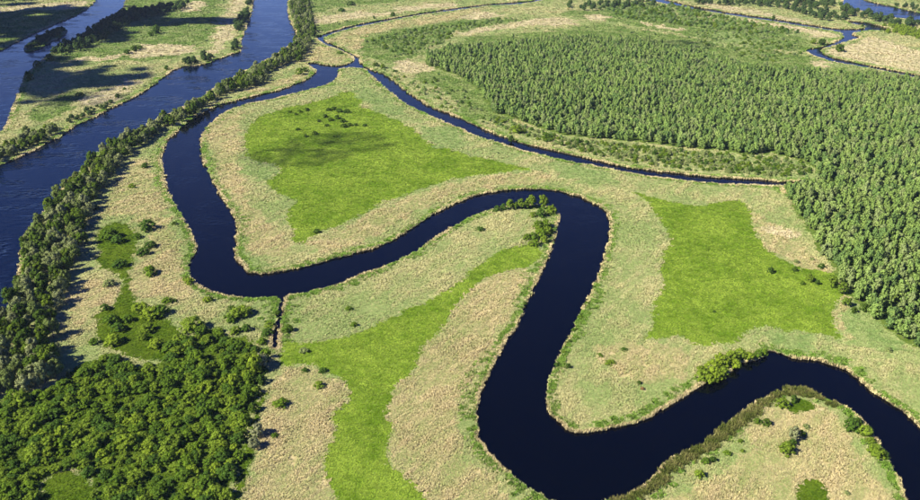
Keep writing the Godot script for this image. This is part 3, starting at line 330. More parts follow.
# places that a viewer can find, for the labels: x, z, words
const PLACES = {
	"thicket": [[-104.2, -305.2, "close to the ditch trees"], [-103.8, -272.2, "at the lower end of the ditch line"], [-157.8, -274.1, "beside the small clearing at the bottom left"], [-184.4, -252.9, "in the bottom left corner"], [-212.1, -312.8, "at the left edge under the dark willows"], [-198.3, -348, "just below the left willows"], [-177.6, -355.4, "just below the olive meadow"], [-158, -360.1, "under the round bushes of the olive meadow"], [-136.7, -380.1, "at the top of the thicket"], [-118.7, -374.9, "at the upper right corner of the thicket"], [-182.3, -305.2, "left of the middle of the thicket"], [-159.1, -312.8, "in the middle of the thicket"], [-133.8, -316.7, "right of the middle of the thicket"], [-134.8, -270.9, "at the bottom edge of the picture"], [-182.7, -280.6, "left of the small clearing"]],
	"willow": [[-299.2, -495.2, "where the bank bulges into the wide river"], [-272.3, -431.6, "on the bank of the left picture edge"], [-243.4, -365, "low at the left edge of the picture"], [-252.6, -431.6, "beside the pale reed strip"], [-214.7, -355.4, "just above the thicket"], [-302.5, -555.9, "on the water side half way up"], [-275.9, -546.5, "beside the olive meadow"], [-320, -641.9, "near the narrowing of the grove"], [-319.2, -693.8, "on the grove's upper slope"], [-312.5, -737.7, "at the upper end of the grove"]],
	"row": [[-302.2, -793.5, "where the row starts"], [-291.2, -841.3, "beside the first river bend"], [-283.8, -912.1, "above the river bend"], [-264, -973.7, "half way along the row"], [-250.6, -1054.7, "above the sandy spit"], [-239.4, -1148.7, "by the fork land"], [-240.2, -1259.1, "at the elbow of the far channel"], [-280.7, -1440.4, "high on the row"], [-323.3, -1676.7, "at the top edge of the picture"]],
	"island": [[-579.4, -1169.3, "near the islet"], [-580.2, -1275.3, "on the shaded upper shore"], [-588.7, -1420.1, "at the bend of the far shore"], [-554, -1550.2, "at the top of the island"], [-408.6, -737.7, "on the lower left point"], [-426.6, -716.6, "at the left picture edge"], [-357.1, -1103, "on the inner shore by a dark reflection"], [-373.6, -1390.7, "on the right shore high up"], [-331.7, -1197.9, "on the small cape"], [-428.4, -1676.7, "at the top right end"], [-401.7, -861.1, "on the long inner shore"]],
	"shore": [[-915.7, -1649.9, "in the top left corner"], [268.6, -1586.2, "behind the sandy strip"], [493.9, -1636.8, "by the far creek's start"], [608, -1623.8, "at the top edge right of the middle"], [653.1, -1493.4, "in the dense dark belt"], [719.2, -1440.4, "below the farthest river"], [719, -1317.5, "in the pale grove at the right edge"], [845.1, -1550.2, "beyond the farthest river"]],
	"forest": [[266.2, -607.2, "at the creek's end"], [257.3, -546.5, "along the dry strip by the right meadow"], [250.9, -500, "above the meadow corner"], [242.6, -451.3, "beside the standing out trees"], [244.8, -425.4, "above the green reeds"], [248.8, -398.3, "above the right river bend"], [251.1, -380.1, "at the forest's lowest tip"], [264.9, -472.4, "a few rows behind the meadow edge"], [271.1, -431.6, "near the right edge of the picture"], [302.2, -487.4, "high on the right edge of the picture"], [271.9, -519.8, "deep behind the dry strip"]],
	"scrub": [[40.7, -786.5, "at the left end of the creek scrub"], [82.3, -743.9, "left of the dry field by the creek"], [129.9, -707.9, "on the creek bank under the forest"], [172.1, -688.3, "in the middle of the creek scrub"], [215.2, -680.2, "right of the middle of the creek scrub"], [257.4, -672.2, "near the dark end of the creek"], [297.8, -661.9, "where scrub meets the forest"], [-22.5, -881.7, "on the bank of the straight creek"], [-75.4, -999.4, "just after the river fork"], [-43.9, -1183.5, "left of the forest"], [32.9, -1344.1, "between sandy strip and far channel"], [344.7, -1493.4, "in the far northern scrub"], [483.2, -1362.4, "in the far scrub by the creek"], [439.3, -1183.5, "behind the forest"]],
}

const CAMERA_HEIGHT := 240.0
const PITCH := 25.5
const FOV := 34.71
const RX := -1100.0
const RZ := -1800.0
const RES := 2.0
const RW := 4400
const RH := 3200
const ZONE_ID = {"water": 1, "reed": 2, "meadow": 3, "dry_reed": 4, "blue_reed": 5, "forest": 6, "thicket": 7, "olive": 8, "green_rough": 9, "sand": 10, "fringe": 11}

var rng := RandomNumberGenerator.new()
var names := {}
var zone := PackedByteArray()
var n_fine := FastNoiseLite.new()
var n_mid := FastNoiseLite.new()
var n_wide := FastNoiseLite.new()
var n_edge := FastNoiseLite.new()
var mats := {}
var zone_level := {}
var shapes := {}
var water_polys: Array = []
var land_pieces: Array = []
var sun_dir := Vector3.ZERO

func numbered(called: String) -> String:
	var k: int = names.get(called, 0)
	names[called] = k + 1
	return called if k == 0 else "%s_%03d" % [called, k]

func tag(o: Node, label := "", category := "", group := "", kind := "") -> void:
	if label: o.set_meta("label", label)
	if category: o.set_meta("category", category)
	if group: o.set_meta("group", group)
	if kind: o.set_meta("kind", kind)

func lin(r: float, g: float, b: float) -> Color:
	return Color(r, g, b).linear_to_srgb()

# ---------------------------------------------------------------- outlines
func points_of(flat: Array) -> PackedVector2Array:
	var out := PackedVector2Array()
	for i in range(0, flat.size(), 2):
		out.append(Vector2(flat[i], flat[i + 1]))
	return out

func smooth(flat: Array, wobble := 0.6, finest := 2.0) -> PackedVector2Array:
	var p := points_of(flat)
	var n := p.size()
	var out := PackedVector2Array()
	for i in n:
		var a := p[(i + n - 1) % n]
		var b := p[i]
		var c := p[(i + 1) % n]
		var d := p[(i + 2) % n]
		var far := minf(b.length(), c.length())
		var step := clampf(far * 0.006, finest, 14.0)
		if far > 1900.0: step = 200.0
		var parts := clampi(int(ceil(b.distance_to(c) / step)), 1, 60)
		for k in parts:
			var t := float(k) / parts
			var q := b
			if b.distance_to(c) < 260.0:
				# centripetal, so that unequal spacings do not overshoot
				q = b.cubic_interpolate_in_time(c, a, d, t, sqrt(b.distance_to(c)), -sqrt(a.distance_to(b)), sqrt(b.distance_to(c)) + sqrt(c.distance_to(d)))
			else:
				q = b.lerp(c, t)
			var s := wobble * clampf(far / 420.0, 0.8, 2.2)
			q += Vector2(n_edge.get_noise_2d(q.x, q.y), n_edge.get_noise_2d(q.x + 913.0, q.y - 377.0)) * s * 2.4
			out.append(q)
	return out

func sheet(poly: PackedVector2Array, y: float) -> ArrayMesh:
	if Geometry2D.is_polygon_clockwise(poly): poly.reverse()
	var idx := Geometry2D.triangulate_polygon(poly)
	if idx.is_empty():
		print("not triangulated: ", poly.size())
		return null
	var v := PackedVector3Array()
	var nn := PackedVector3Array()
	for q in poly:
		v.append(Vector3(q.x, y, q.y))
		nn.append(Vector3.UP)
	var arr := []
	arr.resize(Mesh.ARRAY_MAX)
	arr[Mesh.ARRAY_VERTEX] = v
	arr[Mesh.ARRAY_NORMAL] = nn
	arr[Mesh.ARRAY_INDEX] = idx
	var m := ArrayMesh.new()
	m.add_surface_from_arrays(Mesh.PRIMITIVE_TRIANGLES, arr)
	return m

func skirt(m: ArrayMesh, poly: PackedVector2Array, top: float, low: float) -> void:
	var v := PackedVector3Array()
	var nn := PackedVector3Array()
	var idx := PackedInt32Array()
	var n := poly.size()
	var turn := 1.0 if Geometry2D.is_polygon_clockwise(poly) else -1.0
	for i in n:
		var a := poly[i]
		var b := poly[(i + 1) % n]
		var e := (b - a).normalized()
		var out := Vector3(e.y, 0, -e.x) * -turn
		var k := v.size()
		v.append_array([Vector3(a.x, top, a.y), Vector3(b.x, top, b.y), Vector3(b.x, low, b.y), Vector3(a.x, low, a.y)])
		for j in 4: nn.append(out)
		idx.append_array([k, k + 2, k + 1, k, k + 3, k + 2])
	var arr := []
	arr.resize(Mesh.ARRAY_MAX)
	arr[Mesh.ARRAY_VERTEX] = v
	arr[Mesh.ARRAY_NORMAL] = nn
	arr[Mesh.ARRAY_INDEX] = idx
	m.add_surface_from_arrays(Mesh.PRIMITIVE_TRIANGLES, arr)

func setting(called: String, m: Mesh, material: Material, kind := "structure") -> MeshInstance3D:
	var o := MeshInstance3D.new()
	o.name = numbered(called)
	o.mesh = m
	if material: o.material_override = material
	add_child(o)
	o.set_meta("kind", kind)
	return o

func paint(img: Image, poly: PackedVector2Array, id: int) -> void:
	var rows := {}
	var n := poly.size()
	for i in n:
		var a := (poly[i] - Vector2(RX, RZ)) * RES
		var b := (poly[(i + 1) % n] - Vector2(RX, RZ)) * RES
		if a.y > b.y:
			var c := a
			a = b
			b = c
		var y0 := maxi(int(ceil(a.y - 0.5)), 0)
		var y1 := mini(int(ceil(b.y - 0.5)), RH)
		for y in range(y0, y1):
			var x := a.x + (b.x - a.x) * (y + 0.5 - a.y) / (b.y - a.y)
			if not rows.has(y): rows[y] = PackedFloat32Array()
			rows[y].append(x)
	var col := Color8(id, id, id)
	for y in rows:
		var xs: PackedFloat32Array = rows[y]
		xs.sort()
		for k in range(0, xs.size() - 1, 2):
			var x0 := clampi(int(round(xs[k])), 0, RW)
			var x1 := clampi(int(round(xs[k + 1])), 0, RW)
			if x1 > x0: img.fill_rect(Rect2i(x0, y, x1 - x0, 1), col)

func zone_at(x: float, z: float) -> int:
	var ix := int((x - RX) * RES)
	var iz := int((z - RZ) * RES)
	if ix < 0 or iz < 0 or ix >= RW or iz >= RH: return 0
	return zone[iz * RW + ix]

func in_frame(x: float, y: float, z: float, margin := 1.0) -> bool:
	var c := cos(deg_to_rad(PITCH))
	var s := sin(deg_to_rad(PITCH))
	var dy := y - CAMERA_HEIGHT
	var depth := -z * c - dy * s
	var up := dy * c - z * s
	if depth < 10.0: return false
	var t := tan(deg_to_rad(FOV * 0.5))
	return absf(x) < depth * t * 1.84 * margin and absf(up) < depth * t * margin

# ---------------------------------------------------------------- materials
func ramp_image(seed_: int, freq: float, stops: Array, octaves := 4, alpha := 1.0, size := 512) -> ImageTexture:
	var n := FastNoiseLite.new()
	n.seed = seed_
	n.frequency = freq
	n.fractal_octaves = octaves
	n.noise_type = FastNoiseLite.TYPE_SIMPLEX_SMOOTH
	var g := n.get_seamless_image(size, size)
	g.convert(Image.FORMAT_L8)
	var src := g.get_data()
	var table := PackedByteArray()
	for i in 256:
		var t := i / 255.0 * (stops.size() - 1)
		var k := mini(int(t), stops.size() - 2)
		var c: Color = (stops[k] as Color).lerp(stops[k + 1], t - k).linear_to_srgb()
		table.append_array([int(clampf(c.r, 0, 1) * 255), int(clampf(c.g, 0, 1) * 255), int(clampf(c.b, 0, 1) * 255), int(alpha * 255)])
	var dst := PackedByteArray()
	dst.resize(src.size() * 4)
	for i in src.size():
		var k := src[i] * 4
		dst[i * 4] = table[k]
		dst[i * 4 + 1] = table[k + 1]
		dst[i * 4 + 2] = table[k + 2]
		dst[i * 4 + 3] = table[k + 3]
	return ImageTexture.create_from_image(Image.create_from_data(size, size, false, Image.FORMAT_RGBA8, dst))

var wide_detail: ImageTexture

func ground_material(called: String, seed_: int, stops: Array, tile: float, rough := 1.0) -> StandardMaterial3D:
	var m := StandardMaterial3D.new()
	m.resource_name = called
	m.roughness = rough
	m.metallic_specular = 0.1
	m.albedo_texture = ramp_image(seed_, 0.012, stops, 5)
	m.uv1_triplanar = true
	m.uv1_world_triplanar = true
	m.uv1_scale = Vector3.ONE / tile
	m.detail_enabled = true
	m.detail_blend_mode = BaseMaterial3D.BLEND_MODE_MUL
	m.detail_albedo = wide_detail
	m.detail_uv_layer = BaseMaterial3D.DETAIL_UV_2
	m.uv2_triplanar = true
	m.uv2_world_triplanar = true
	m.uv2_scale = Vector3.ONE / 173.0
	return m

func leaf_material(c: Color, shine := 0.1) -> StandardMaterial3D:
	var m := StandardMaterial3D.new()
	m.albedo_color = c.linear_to_srgb()
	m.vertex_color_use_as_albedo = true
	m.roughness = 0.75
	m.metallic_specular = shine
	m.backlight = Color(0.5, 0.56, 0.3)
	m.cull_mode = BaseMaterial3D.CULL_DISABLED
	return m

func water_material(called: String, base: Color, rough: float, tile: float, strength: float, stretch: Vector3, seed_: int) -> StandardMaterial3D:
	var m := StandardMaterial3D.new()
	m.resource_name = called
	m.albedo_color = base.linear_to_srgb()
	m.roughness = rough
	m.metallic_specular = 0.27
	var n := FastNoiseLite.new()
	n.seed = seed_
	n.frequency = 0.035
	n.fractal_octaves = 4
	var fine := n.get_seamless_image(512, 512)
	n.seed = seed_ + 100
	n.frequency = 0.006
	n.fractal_octaves = 3
	var wind := n.get_seamless_image(512, 512)
	fine.convert(Image.FORMAT_L8)
	wind.convert(Image.FORMAT_L8)
	var a := fine.get_data()
	var b := wind.get_data()
	for i in a.size():
		a[i] = int(128.0 + (a[i] - 128.0) * (0.12 + 0.88 * smoothstep(95.0, 190.0, b[i])))
	var g := Image.create_from_data(512, 512, false, Image.FORMAT_L8, a)
	g.convert(Image.FORMAT_RGBA8)
	g.bump_map_to_normal_map(6.0)
	m.normal_enabled = true
	m.normal_texture = ImageTexture.create_from_image(g)
	m.normal_scale = strength
	m.uv1_triplanar = true
	m.uv1_world_triplanar = true
	m.uv1_scale = stretch / tile
	return m

# ---------------------------------------------------------------- plants
func unit_vector() -> Vector3:
	var z := rng.randf_range(-1.0, 1.0)
	var a := rng.randf() * TAU
	var r := sqrt(1.0 - z * z)
	return Vector3(cos(a) * r, z, sin(a) * r)

# A crown: clumps of leaves (small bent faces) spread over and inside lobes, with gaps between the lobes.
func crown_mesh(lobes: Array, per_lobe: int, leaf: float, squash: float, mid: float, rise: float) -> ArrayMesh:
	var v := PackedVector3Array()
	var nn := PackedVector3Array()
	var cc := PackedColorArray()
	var idx := PackedInt32Array()
	for l in lobes:
		var c: Vector3 = l[0]
		var r: float = l[1]
		var tone := rng.randf_range(0.85, 1.15)
		# inner leaves that close the lobe
		var core := [Vector3(1, 0, 0), Vector3(-1, 0, 0), Vector3(0, 1, 0), Vector3(0, -1, 0), Vector3(0, 0, 1), Vector3(0, 0, -1)]
		var k0 := v.size()
		for q in core:
			var u: Vector3 = (q + unit_vector() * 0.25).normalized()
			v.append(c + u * r * Vector3(0.82, 0.82 * squash, 0.82))
			nn.append(u)
			cc.append(Color(tone, tone, tone))
		for f in [[0, 2, 4], [4, 2, 1], [1, 2, 5], [5, 2, 0], [4, 3, 0], [1, 3, 4], [5, 3, 1], [0, 3, 5]]:
			idx.append_array([k0 + f[0], k0 + f[2], k0 + f[1]])
		for i in per_lobe:
			var u := unit_vector()
			if u.y < -0.45: u.y = -u.y
			var p := c + u * r * rng.randf_range(0.78, 1.12) * Vector3(1, squash, 1)
			var m := (u + unit_vector() * 0.75).normalized()
			var t := m.cross(unit_vector()).normalized()
			var b := m.cross(t)
			var s := leaf * rng.randf_range(0.6, 1.35)
			var k := v.size()
			var drop := m * s * 0.22
			v.append_array([p + t * s - drop, p + b * s * 0.6, p - t * s - drop, p - b * s * 0.6])
			var whole := Vector3(p.x * 2.0, (p.y - mid) * rise, p.z * 2.0).normalized()
			var nrm := (u * 0.5 + m * 0.2 + whole * 0.55).normalized()
			var w := tone * rng.randf_range(0.78, 1.25)
			var warm := rng.randf_range(-0.09, 0.07)
			for j in 4:
				nn.append(nrm)
				cc.append(Color(w * (1.0 + warm), w, w * (1.0 - warm)))
			idx.append_array([k, k + 2, k + 1, k, k + 3, k + 2])
	var arr := []
	arr.resize(Mesh.ARRAY_MAX)
	arr[Mesh.ARRAY_VERTEX] = v
	arr[Mesh.ARRAY_NORMAL] = nn
	arr[Mesh.ARRAY_COLOR] = cc
	arr[Mesh.ARRAY_INDEX] = idx
	var me := ArrayMesh.new()
	me.add_surface_from_arrays(Mesh.PRIMITIVE_TRIANGLES, arr)
	return me

func tube(v: PackedVector3Array, nn: PackedVector3Array, idx: PackedInt32Array, a: Vector3, b: Vector3, ra: float, rb: float) -> void:
	var d := (b - a).normalized()
	var t := d.cross(Vector3(0.31, 0.2, 0.93)).normalized()
	var s := d.cross(t)
	var k := v.size()
	for i in 6:
		var u := t * cos(TAU * i / 6) + s * sin(TAU * i / 6)
		v.append(a + u * ra)
		v.append(b + u * rb)
		nn.append(u)
		nn.append(u)
	for i in 6:
		var j := (i + 1) % 6
		idx.append_array([k + i * 2, k + i * 2 + 1, k + j * 2 + 1, k + i * 2, k + j * 2 + 1, k + j * 2])

func trunk_mesh(height: float, thick: float, limbs: Array) -> ArrayMesh:
	var v := PackedVector3Array()
	var nn := PackedVector3Array()
	var idx := PackedInt32Array()
	var top := Vector3(rng.randf_range(-0.03, 0.03), height, rng.randf_range(-0.03, 0.03))
	tube(v, nn, idx, Vector3(0, -0.03, 0), top, thick, thick * 0.55)
	for l in limbs:
		tube(v, nn, idx, top * rng.randf_range(0.6, 0.98), l, thick * 0.5, thick * 0.15)
	var arr := []
	arr.resize(Mesh.ARRAY_MAX)
	arr[Mesh.ARRAY_VERTEX] = v
	arr[Mesh.ARRAY_NORMAL] = nn
	arr[Mesh.ARRAY_INDEX] = idx
	var me := ArrayMesh.new()
	me.add_surface_from_arrays(Mesh.PRIMITIVE_TRIANGLES, arr)
	return me

# Width 1, height 1: each plant scales them to its own size.
func make_shapes() -> void:
	shapes = {"round": [], "dome": [], "slim": [], "far": []}
	for i in 6:
		var lobes := []
		var limbs := []
		for k in 24:
			var u := unit_vector()
			u.y = absf(u.y) * 1.15 - 0.25
			var q := Vector3(u.x * 0.34, 0.52 + u.y * 0.38, u.z * 0.34) * Vector3(rng.randf_range(0.7, 1.08), 1, rng.randf_range(0.7, 1.08))
			lobes.append([q, rng.randf_range(0.095, 0.175)])
			if k % 6 == 0: limbs.append(q)
		for k in 6:
			var a := rng.randf() * TAU
			lobes.append([Vector3(cos(a) * 0.27, rng.randf_range(0.22, 0.38), sin(a) * 0.27), rng.randf_range(0.11, 0.17)])
		lobes.append([Vector3(0, 0.5, 0), 0.27])
		shapes.round.append([crown_mesh(lobes, 44, 0.034, 0.85, 0.4, 2.0), trunk_mesh(0.42, 0.03, limbs)])
	for i in 6:
		var lobes := []
		var limbs := []
		for k in 30:
			var a := rng.randf() * TAU
			var up := pow(rng.randf(), 0.8) * 1.45
			var rr := cos(up) * 0.40 * rng.randf_range(0.85, 1.1)
			var hh := 0.1 + sin(up) * 0.68 * rng.randf_range(0.85, 1.08)
			var q := Vector3(cos(a) * rr, hh, sin(a) * rr)
			lobes.append([q, rng.randf_range(0.075, 0.15)])
			if k % 7 == 0: limbs.append(q)
		lobes.append([Vector3(0, 0.22, 0), 0.36])
		shapes.dome.append([crown_mesh(lobes, 32, 0.028, 1.35, 0.1, 1.6), trunk_mesh(0.2, 0.03, limbs)])
	for i in 7:
		var lobes := []
		var limbs := []
		var lean := Vector3(rng.randf_range(-0.08, 0.08), 0, rng.randf_range(-0.08, 0.08))
		for k in 7:
			var t := k / 6.0
			lobes.append([Vector3(rng.randf_range(-0.06, 0.06), 0.22 + t * 0.62, rng.randf_range(-0.06, 0.06)) + lean * t, (0.16 + 0.14 * sin(t * PI)) * rng.randf_range(0.9, 1.1)])
		for k in 15:
			var t := (k + rng.randf()) / 15.0
			var prof := 0.12 + 0.24 * sin(pow(t, 0.85) * PI)
			var a := rng.randf() * TAU
			var q := Vector3(cos(a) * prof, 0.16 + t * 0.72, sin(a) * prof) + lean * t
			lobes.append([q, rng.randf_range(0.12, 0.2)])
			if k % 5 == 1: limbs.append(q)
		shapes.slim.append([crown_mesh(lobes, 20, 0.055, 0.55, 0.4, 2.2), trunk_mesh(0.7, 0.026, limbs)])

const TONES = {
	"willow": [[0.12, 0.165, 0.045], [0.17, 0.21, 0.08], [0.055, 0.10, 0.014], [0.21, 0.245, 0.105], [0.07, 0.12, 0.014], [0.095, 0.15, 0.015]],
	"silver": [[0.23, 0.25, 0.13], [0.20, 0.225, 0.11]],
	"shrub": [[0.098, 0.168, 0.014], [0.076, 0.138, 0.014], [0.12, 0.185, 0.018], [0.058, 0.115, 0.016]],
	"bright": [[0.16, 0.235, 0.02], [0.145, 0.22, 0.022]],
	"dark": [[0.05, 0.095, 0.014], [0.06, 0.105, 0.014]],
	"grey": [[0.20, 0.25, 0.085], [0.175, 0.225, 0.075]],
	"brown": [[0.22, 0.14, 0.06]],
	"alder": [[0.13, 0.20, 0.022], [0.11, 0.175, 0.022]],
	"far": [[0.06, 0.105, 0.03], [0.075, 0.125, 0.035], [0.05, 0.09, 0.03]],
	"forest": [[0.185, 0.28, 0.07], [0.22, 0.31, 0.09], [0.16, 0.255, 0.065], [0.205, 0.27, 0.10], [0.125, 0.21, 0.06]],
}
const SHAPE_OF = {"willow": "round", "silver": "round", "shrub": "dome", "bright": "dome", "dark": "dome", "grey": "dome", "brown": "dome", "alder": "round", "far": "round", "forest": "slim"}

func plant(called: String, style: String, x: float, z: float, wide: float, high: float, label: String, category: String, group := "", tone := -1) -> Node3D:
	var list: Array = TONES[style]
	var k: int = rng.randi() % list.size() if tone < 0 else tone
	var kind: Array = shapes[SHAPE_OF[style]]
	var shape: Array = kind[rng.randi() % kind.size()]
	var o := Node3D.new()
	o.name = numbered(called)
	add_child(o)
	o.position = Vector3(x, 0, z)
	o.rotation.y = rng.randf() * TAU
	o.scale = Vector3(wide, high, wide * rng.randf_range(0.88, 1.12))
	tag(o, label, category, group)
	var c := MeshInstance3D.new()
	c.name = "crown"
	c.mesh = shape[0]
	c.material_override = mats["%s%d" % [style, k]]
	o.add_child(c, true)
	var t := MeshInstance3D.new()
	t.name = "trunk"
	t.mesh = shape[1]
	t.material_override = mats.bark
	o.add_child(t, true)
	return o

func mass(called: String, m: Mesh, material: Material, rows: PackedFloat32Array) -> void:
	if rows.is_empty(): return
	var mm := MultiMesh.new()
	mm.transform_format = MultiMesh.TRANSFORM_3D
	mm.use_colors = true
	mm.mesh = m
	mm.instance_count = rows.size() / 16
	mm.buffer = rows
	var o := MultiMeshInstance3D.new()
	o.name = numbered(called)
	o.multimesh = mm
	o.material_override = material
	add_child(o)
	o.set_meta("kind", "stuff")

func masses(called: String, kinds: Array, rows: Array) -> void:
	var o := Node3D.new()
	o.name = numbered(called)
	add_child(o)
	o.set_meta("kind", "stuff")
	for i in rows.size():
		if rows[i].is_empty(): continue
		var mm := MultiMesh.new()
		mm.transform_format = MultiMesh.TRANSFORM_3D
		mm.use_colors = true
		mm.mesh = kinds[i][0]
		mm.instance_count = rows[i].size() / 16
		mm.buffer = rows[i]
		var c := MultiMeshInstance3D.new()
		c.name = "crowns"
		c.multimesh = mm
		c.material_override = mats.leaf
		o.add_child(c, true)
		c.set_meta("kind", "stuff")

func put(rows: PackedFloat32Array, x: float, y: float, z: float, sx: float, sy: float, sz: float, turn: float, c: Color) -> void:
	var a := cos(turn)
	var b := sin(turn)
	rows.append_array([a * sx, 0.0, b * sz, x, 0.0, sy, 0.0, y, -b * sx, 0.0, a * sz, z, c.r, c.g, c.b, 1.0])

func tuft_mesh(blades: int, spread: float, lean: float, width: float) -> ArrayMesh:
	var v := PackedVector3Array()
	var nn := PackedVector3Array()
	var cc := PackedColorArray()
	var idx := PackedInt32Array()
	for i in blades:
		var a := rng.randf() * TAU
		var r := sqrt(rng.randf()) * spread
		var foot := Vector3(cos(a) * r, -0.05, sin(a) * r)
		var l := rng.randf() * TAU
		var tip := foot + Vector3(cos(l) * lean, rng.randf_range(0.6, 1.0), sin(l) * lean)
		var mid := foot.lerp(tip, 0.55) + Vector3(0, 0.08, 0)
		var side := Vector3(-sin(l), 0, cos(l)).rotated(Vector3.UP, rng.randf_range(-0.9, 0.9)) * width * rng.randf_range(0.6, 1.2)
		var k := v.size()
		v.append_array([foot - side * 0.6, foot + side * 0.6, mid + side, mid - side, tip])
		var geo := side.cross(tip - foot).normalized()
		var up := geo.y >= 0.0
		if not up: geo = -geo
		var nrm := (geo * 0.6 + Vector3.UP * 0.5).normalized()
		var w := rng.randf_range(0.8, 1.18)
		for j in 5:
			nn.append(nrm)
			cc.append(Color(w, w, w))
		# the order that shows its front to the sky
		idx.append_array([k, k + 2, k + 1, k, k + 3, k + 2, k + 3, k + 4, k + 2] if up else [k, k + 1, k + 2, k, k + 2, k + 3, k + 3, k + 2, k + 4])
	var arr := []
	arr.resize(Mesh.ARRAY_MAX)
	arr[Mesh.ARRAY_VERTEX] = v
	arr[Mesh.ARRAY_NORMAL] = nn
	arr[Mesh.ARRAY_COLOR] = cc
	arr[Mesh.ARRAY_INDEX] = idx
	var me := ArrayMesh.new()
	me.add_surface_from_arrays(Mesh.PRIMITIVE_TRIANGLES, arr)
	return me

func mixed(a: Array, b: Array, t: float, w: float) -> Color:
	t = clampf(t, 0, 1)
	return Color(lerpf(a[0], b[0], t) * w, lerpf(a[1], b[1], t) * w, lerpf(a[2], b[2], t) * w)

# ---------------------------------------------------------------- the place
func _ready() -> void:
	rng.seed = 20240611
	n_fine.seed = 3
	n_fine.frequency = 0.11
	n_mid.seed = 5
	n_mid.frequency = 0.028
	n_wide.seed = 9
	n_wide.frequency = 0.008
	n_edge.seed = 12
	n_edge.frequency = 0.16
	n_edge.fractal_octaves = 3

	var cam := Camera3D.new()
	cam.name = "camera"
	add_child(cam)
	cam.position = Vector3(0, CAMERA_HEIGHT, 0)
	cam.rotation_degrees = Vector3(-PITCH, 0, 0)
	cam.fov = FOV
	cam.near = 1.0
	cam.far = 20000.0
	cam.current = true

	var env := Environment.new()
	env.background_mode = Environment.BG_SKY
	var sky := ProceduralSkyMaterial.new()
	sky.sky_top_color = Color(0.05, 0.17, 0.48)
	sky.sky_horizon_color = Color(0.49, 0.62, 0.87)
	sky.sky_curve = 0.15
	sky.ground_bottom_color = Color(0.25, 0.28, 0.2)
	sky.ground_horizon_color = Color(0.6, 0.68, 0.8)
	sky.sun_angle_max = 8.0
	env.sky = Sky.new()
	env.sky.sky_material = sky
	env.tonemap_mode = Environment.TONE_MAPPER_LINEAR
	env.tonemap_exposure = 2.1
	env.sdfgi_enabled = true
	env.ssao_enabled = true
	env.ssil_enabled = true
	env.fog_enabled = true
	env.fog_density = 0.000026
	env.fog_light_color = Color(0.78, 0.86, 1.0)
	var we := WorldEnvironment.new()
	we.name = "environment"
	we.environment = env
	add_child(we)

	var sun := DirectionalLight3D.new()
	sun.name = "sun"
	add_child(sun)
	var elevation := deg_to_rad(40.0)
	var away := deg_to_rad(27.0)
	sun_dir = Vector3(-cos(elevation) * cos(away), sin(elevation), cos(elevation) * sin(away))
	sun.look_at_from_position(sun_dir * 100.0, Vector3.ZERO)
	sun.light_energy = 1.6
	sun.light_color = Color(1.0, 0.955, 0.87)
	sun.light_angular_distance = 0.5
	sun.shadow_enabled = true

	make_materials()
	make_shapes()
	build_water_and_land()
	build_zones()
	build_clouds()
	build_belts()
	build_forest()
	build_shrubs()
	build_lone()
	build_reeds()
	build_banks()

func make_materials() -> void:
	wide_detail = ramp_image(77, 0.008, [Color(0.72, 0.76, 0.72), Color(0.95, 0.95, 0.95), Color(1, 1, 1), Color(1, 1, 0.98)], 4)
	mats.reed = ground_material("reed_ground", 21, [Color(0.21, 0.26, 0.085), Color(0.28, 0.32, 0.12), Color(0.34, 0.35, 0.15), Color(0.40, 0.39, 0.19)], 31.0)
	mats.meadow = ground_material("meadow_grass", 22, [Color(0.07, 0.14, 0.012), Color(0.11, 0.19, 0.02), Color(0.15, 0.235, 0.03), Color(0.20, 0.28, 0.05)], 43.0)
	mats.dry_reed = ground_material("dry_reed_ground", 23, [Color(0.28, 0.29, 0.11), Color(0.38, 0.34, 0.16), Color(0.45, 0.39, 0.20), Color(0.50, 0.43, 0.24)], 27.0)
	mats.blue_reed = ground_material("blue_green_reed_ground", 24, [Color(0.17, 0.26, 0.07), Color(0.21, 0.30, 0.09), Color(0.26, 0.34, 0.11), Color(0.31, 0.36, 0.14)], 29.0)
	mats.sand = ground_material("dry_grass_ground", 25, [Color(0.33, 0.34, 0.16), Color(0.43, 0.40, 0.21), Color(0.50, 0.44, 0.26), Color(0.54, 0.47, 0.30)], 57.0)
	mats.olive = ground_material("olive_grass", 26, [Color(0.06, 0.11, 0.008), Color(0.085, 0.15, 0.010), Color(0.105, 0.175, 0.012), Color(0.13, 0.185, 0.02)], 33.0)
	mats.green_rough = ground_material("rough_grass", 27, [Color(0.12, 0.21, 0.04), Color(0.17, 0.26, 0.06), Color(0.22, 0.30, 0.08), Color(0.28, 0.33, 0.12)], 47.0)
	mats.forest_floor = ground_material("forest_floor", 28, [Color(0.055, 0.10, 0.015), Color(0.08, 0.135, 0.022), Color(0.11, 0.165, 0.03), Color(0.15, 0.18, 0.05)], 23.0)
	mats.bank = StandardMaterial3D.new()
	mats.bank.albedo_color = lin(0.11, 0.09, 0.055)
	mats.bank.roughness = 1.0
	mats.bark = StandardMaterial3D.new()
	mats.bark.albedo_color = lin(0.13, 0.11, 0.085)
	mats.bark.roughness = 0.95
	mats.river = water_material("river_water", Color(0.0001, 0.0006, 0.002), 0.05, 110.0, 0.2, Vector3(1, 1, 1.3), 41)
	mats.wide_river = water_material("wide_river_water", Color(0.0008, 0.004, 0.015), 0.08, 150.0, 0.55, Vector3(0.7, 1, 1.5), 42)
	mats.blade = leaf_material(Color.WHITE, 0.1)
	mats.blade.roughness = 0.95
	for s in TONES:
		for k in TONES[s].size():
			var c: Array = TONES[s][k]
			mats["%s%d" % [s, k]] = leaf_material(Color(c[0], c[1], c[2]))
	mats.leaf = leaf_material(Color.WHITE)
	mats.cloud = StandardMaterial3D.new()
	mats.cloud.albedo_color = lin(0.8, 0.8, 0.82)
	mats.cloud.roughness = 1.0

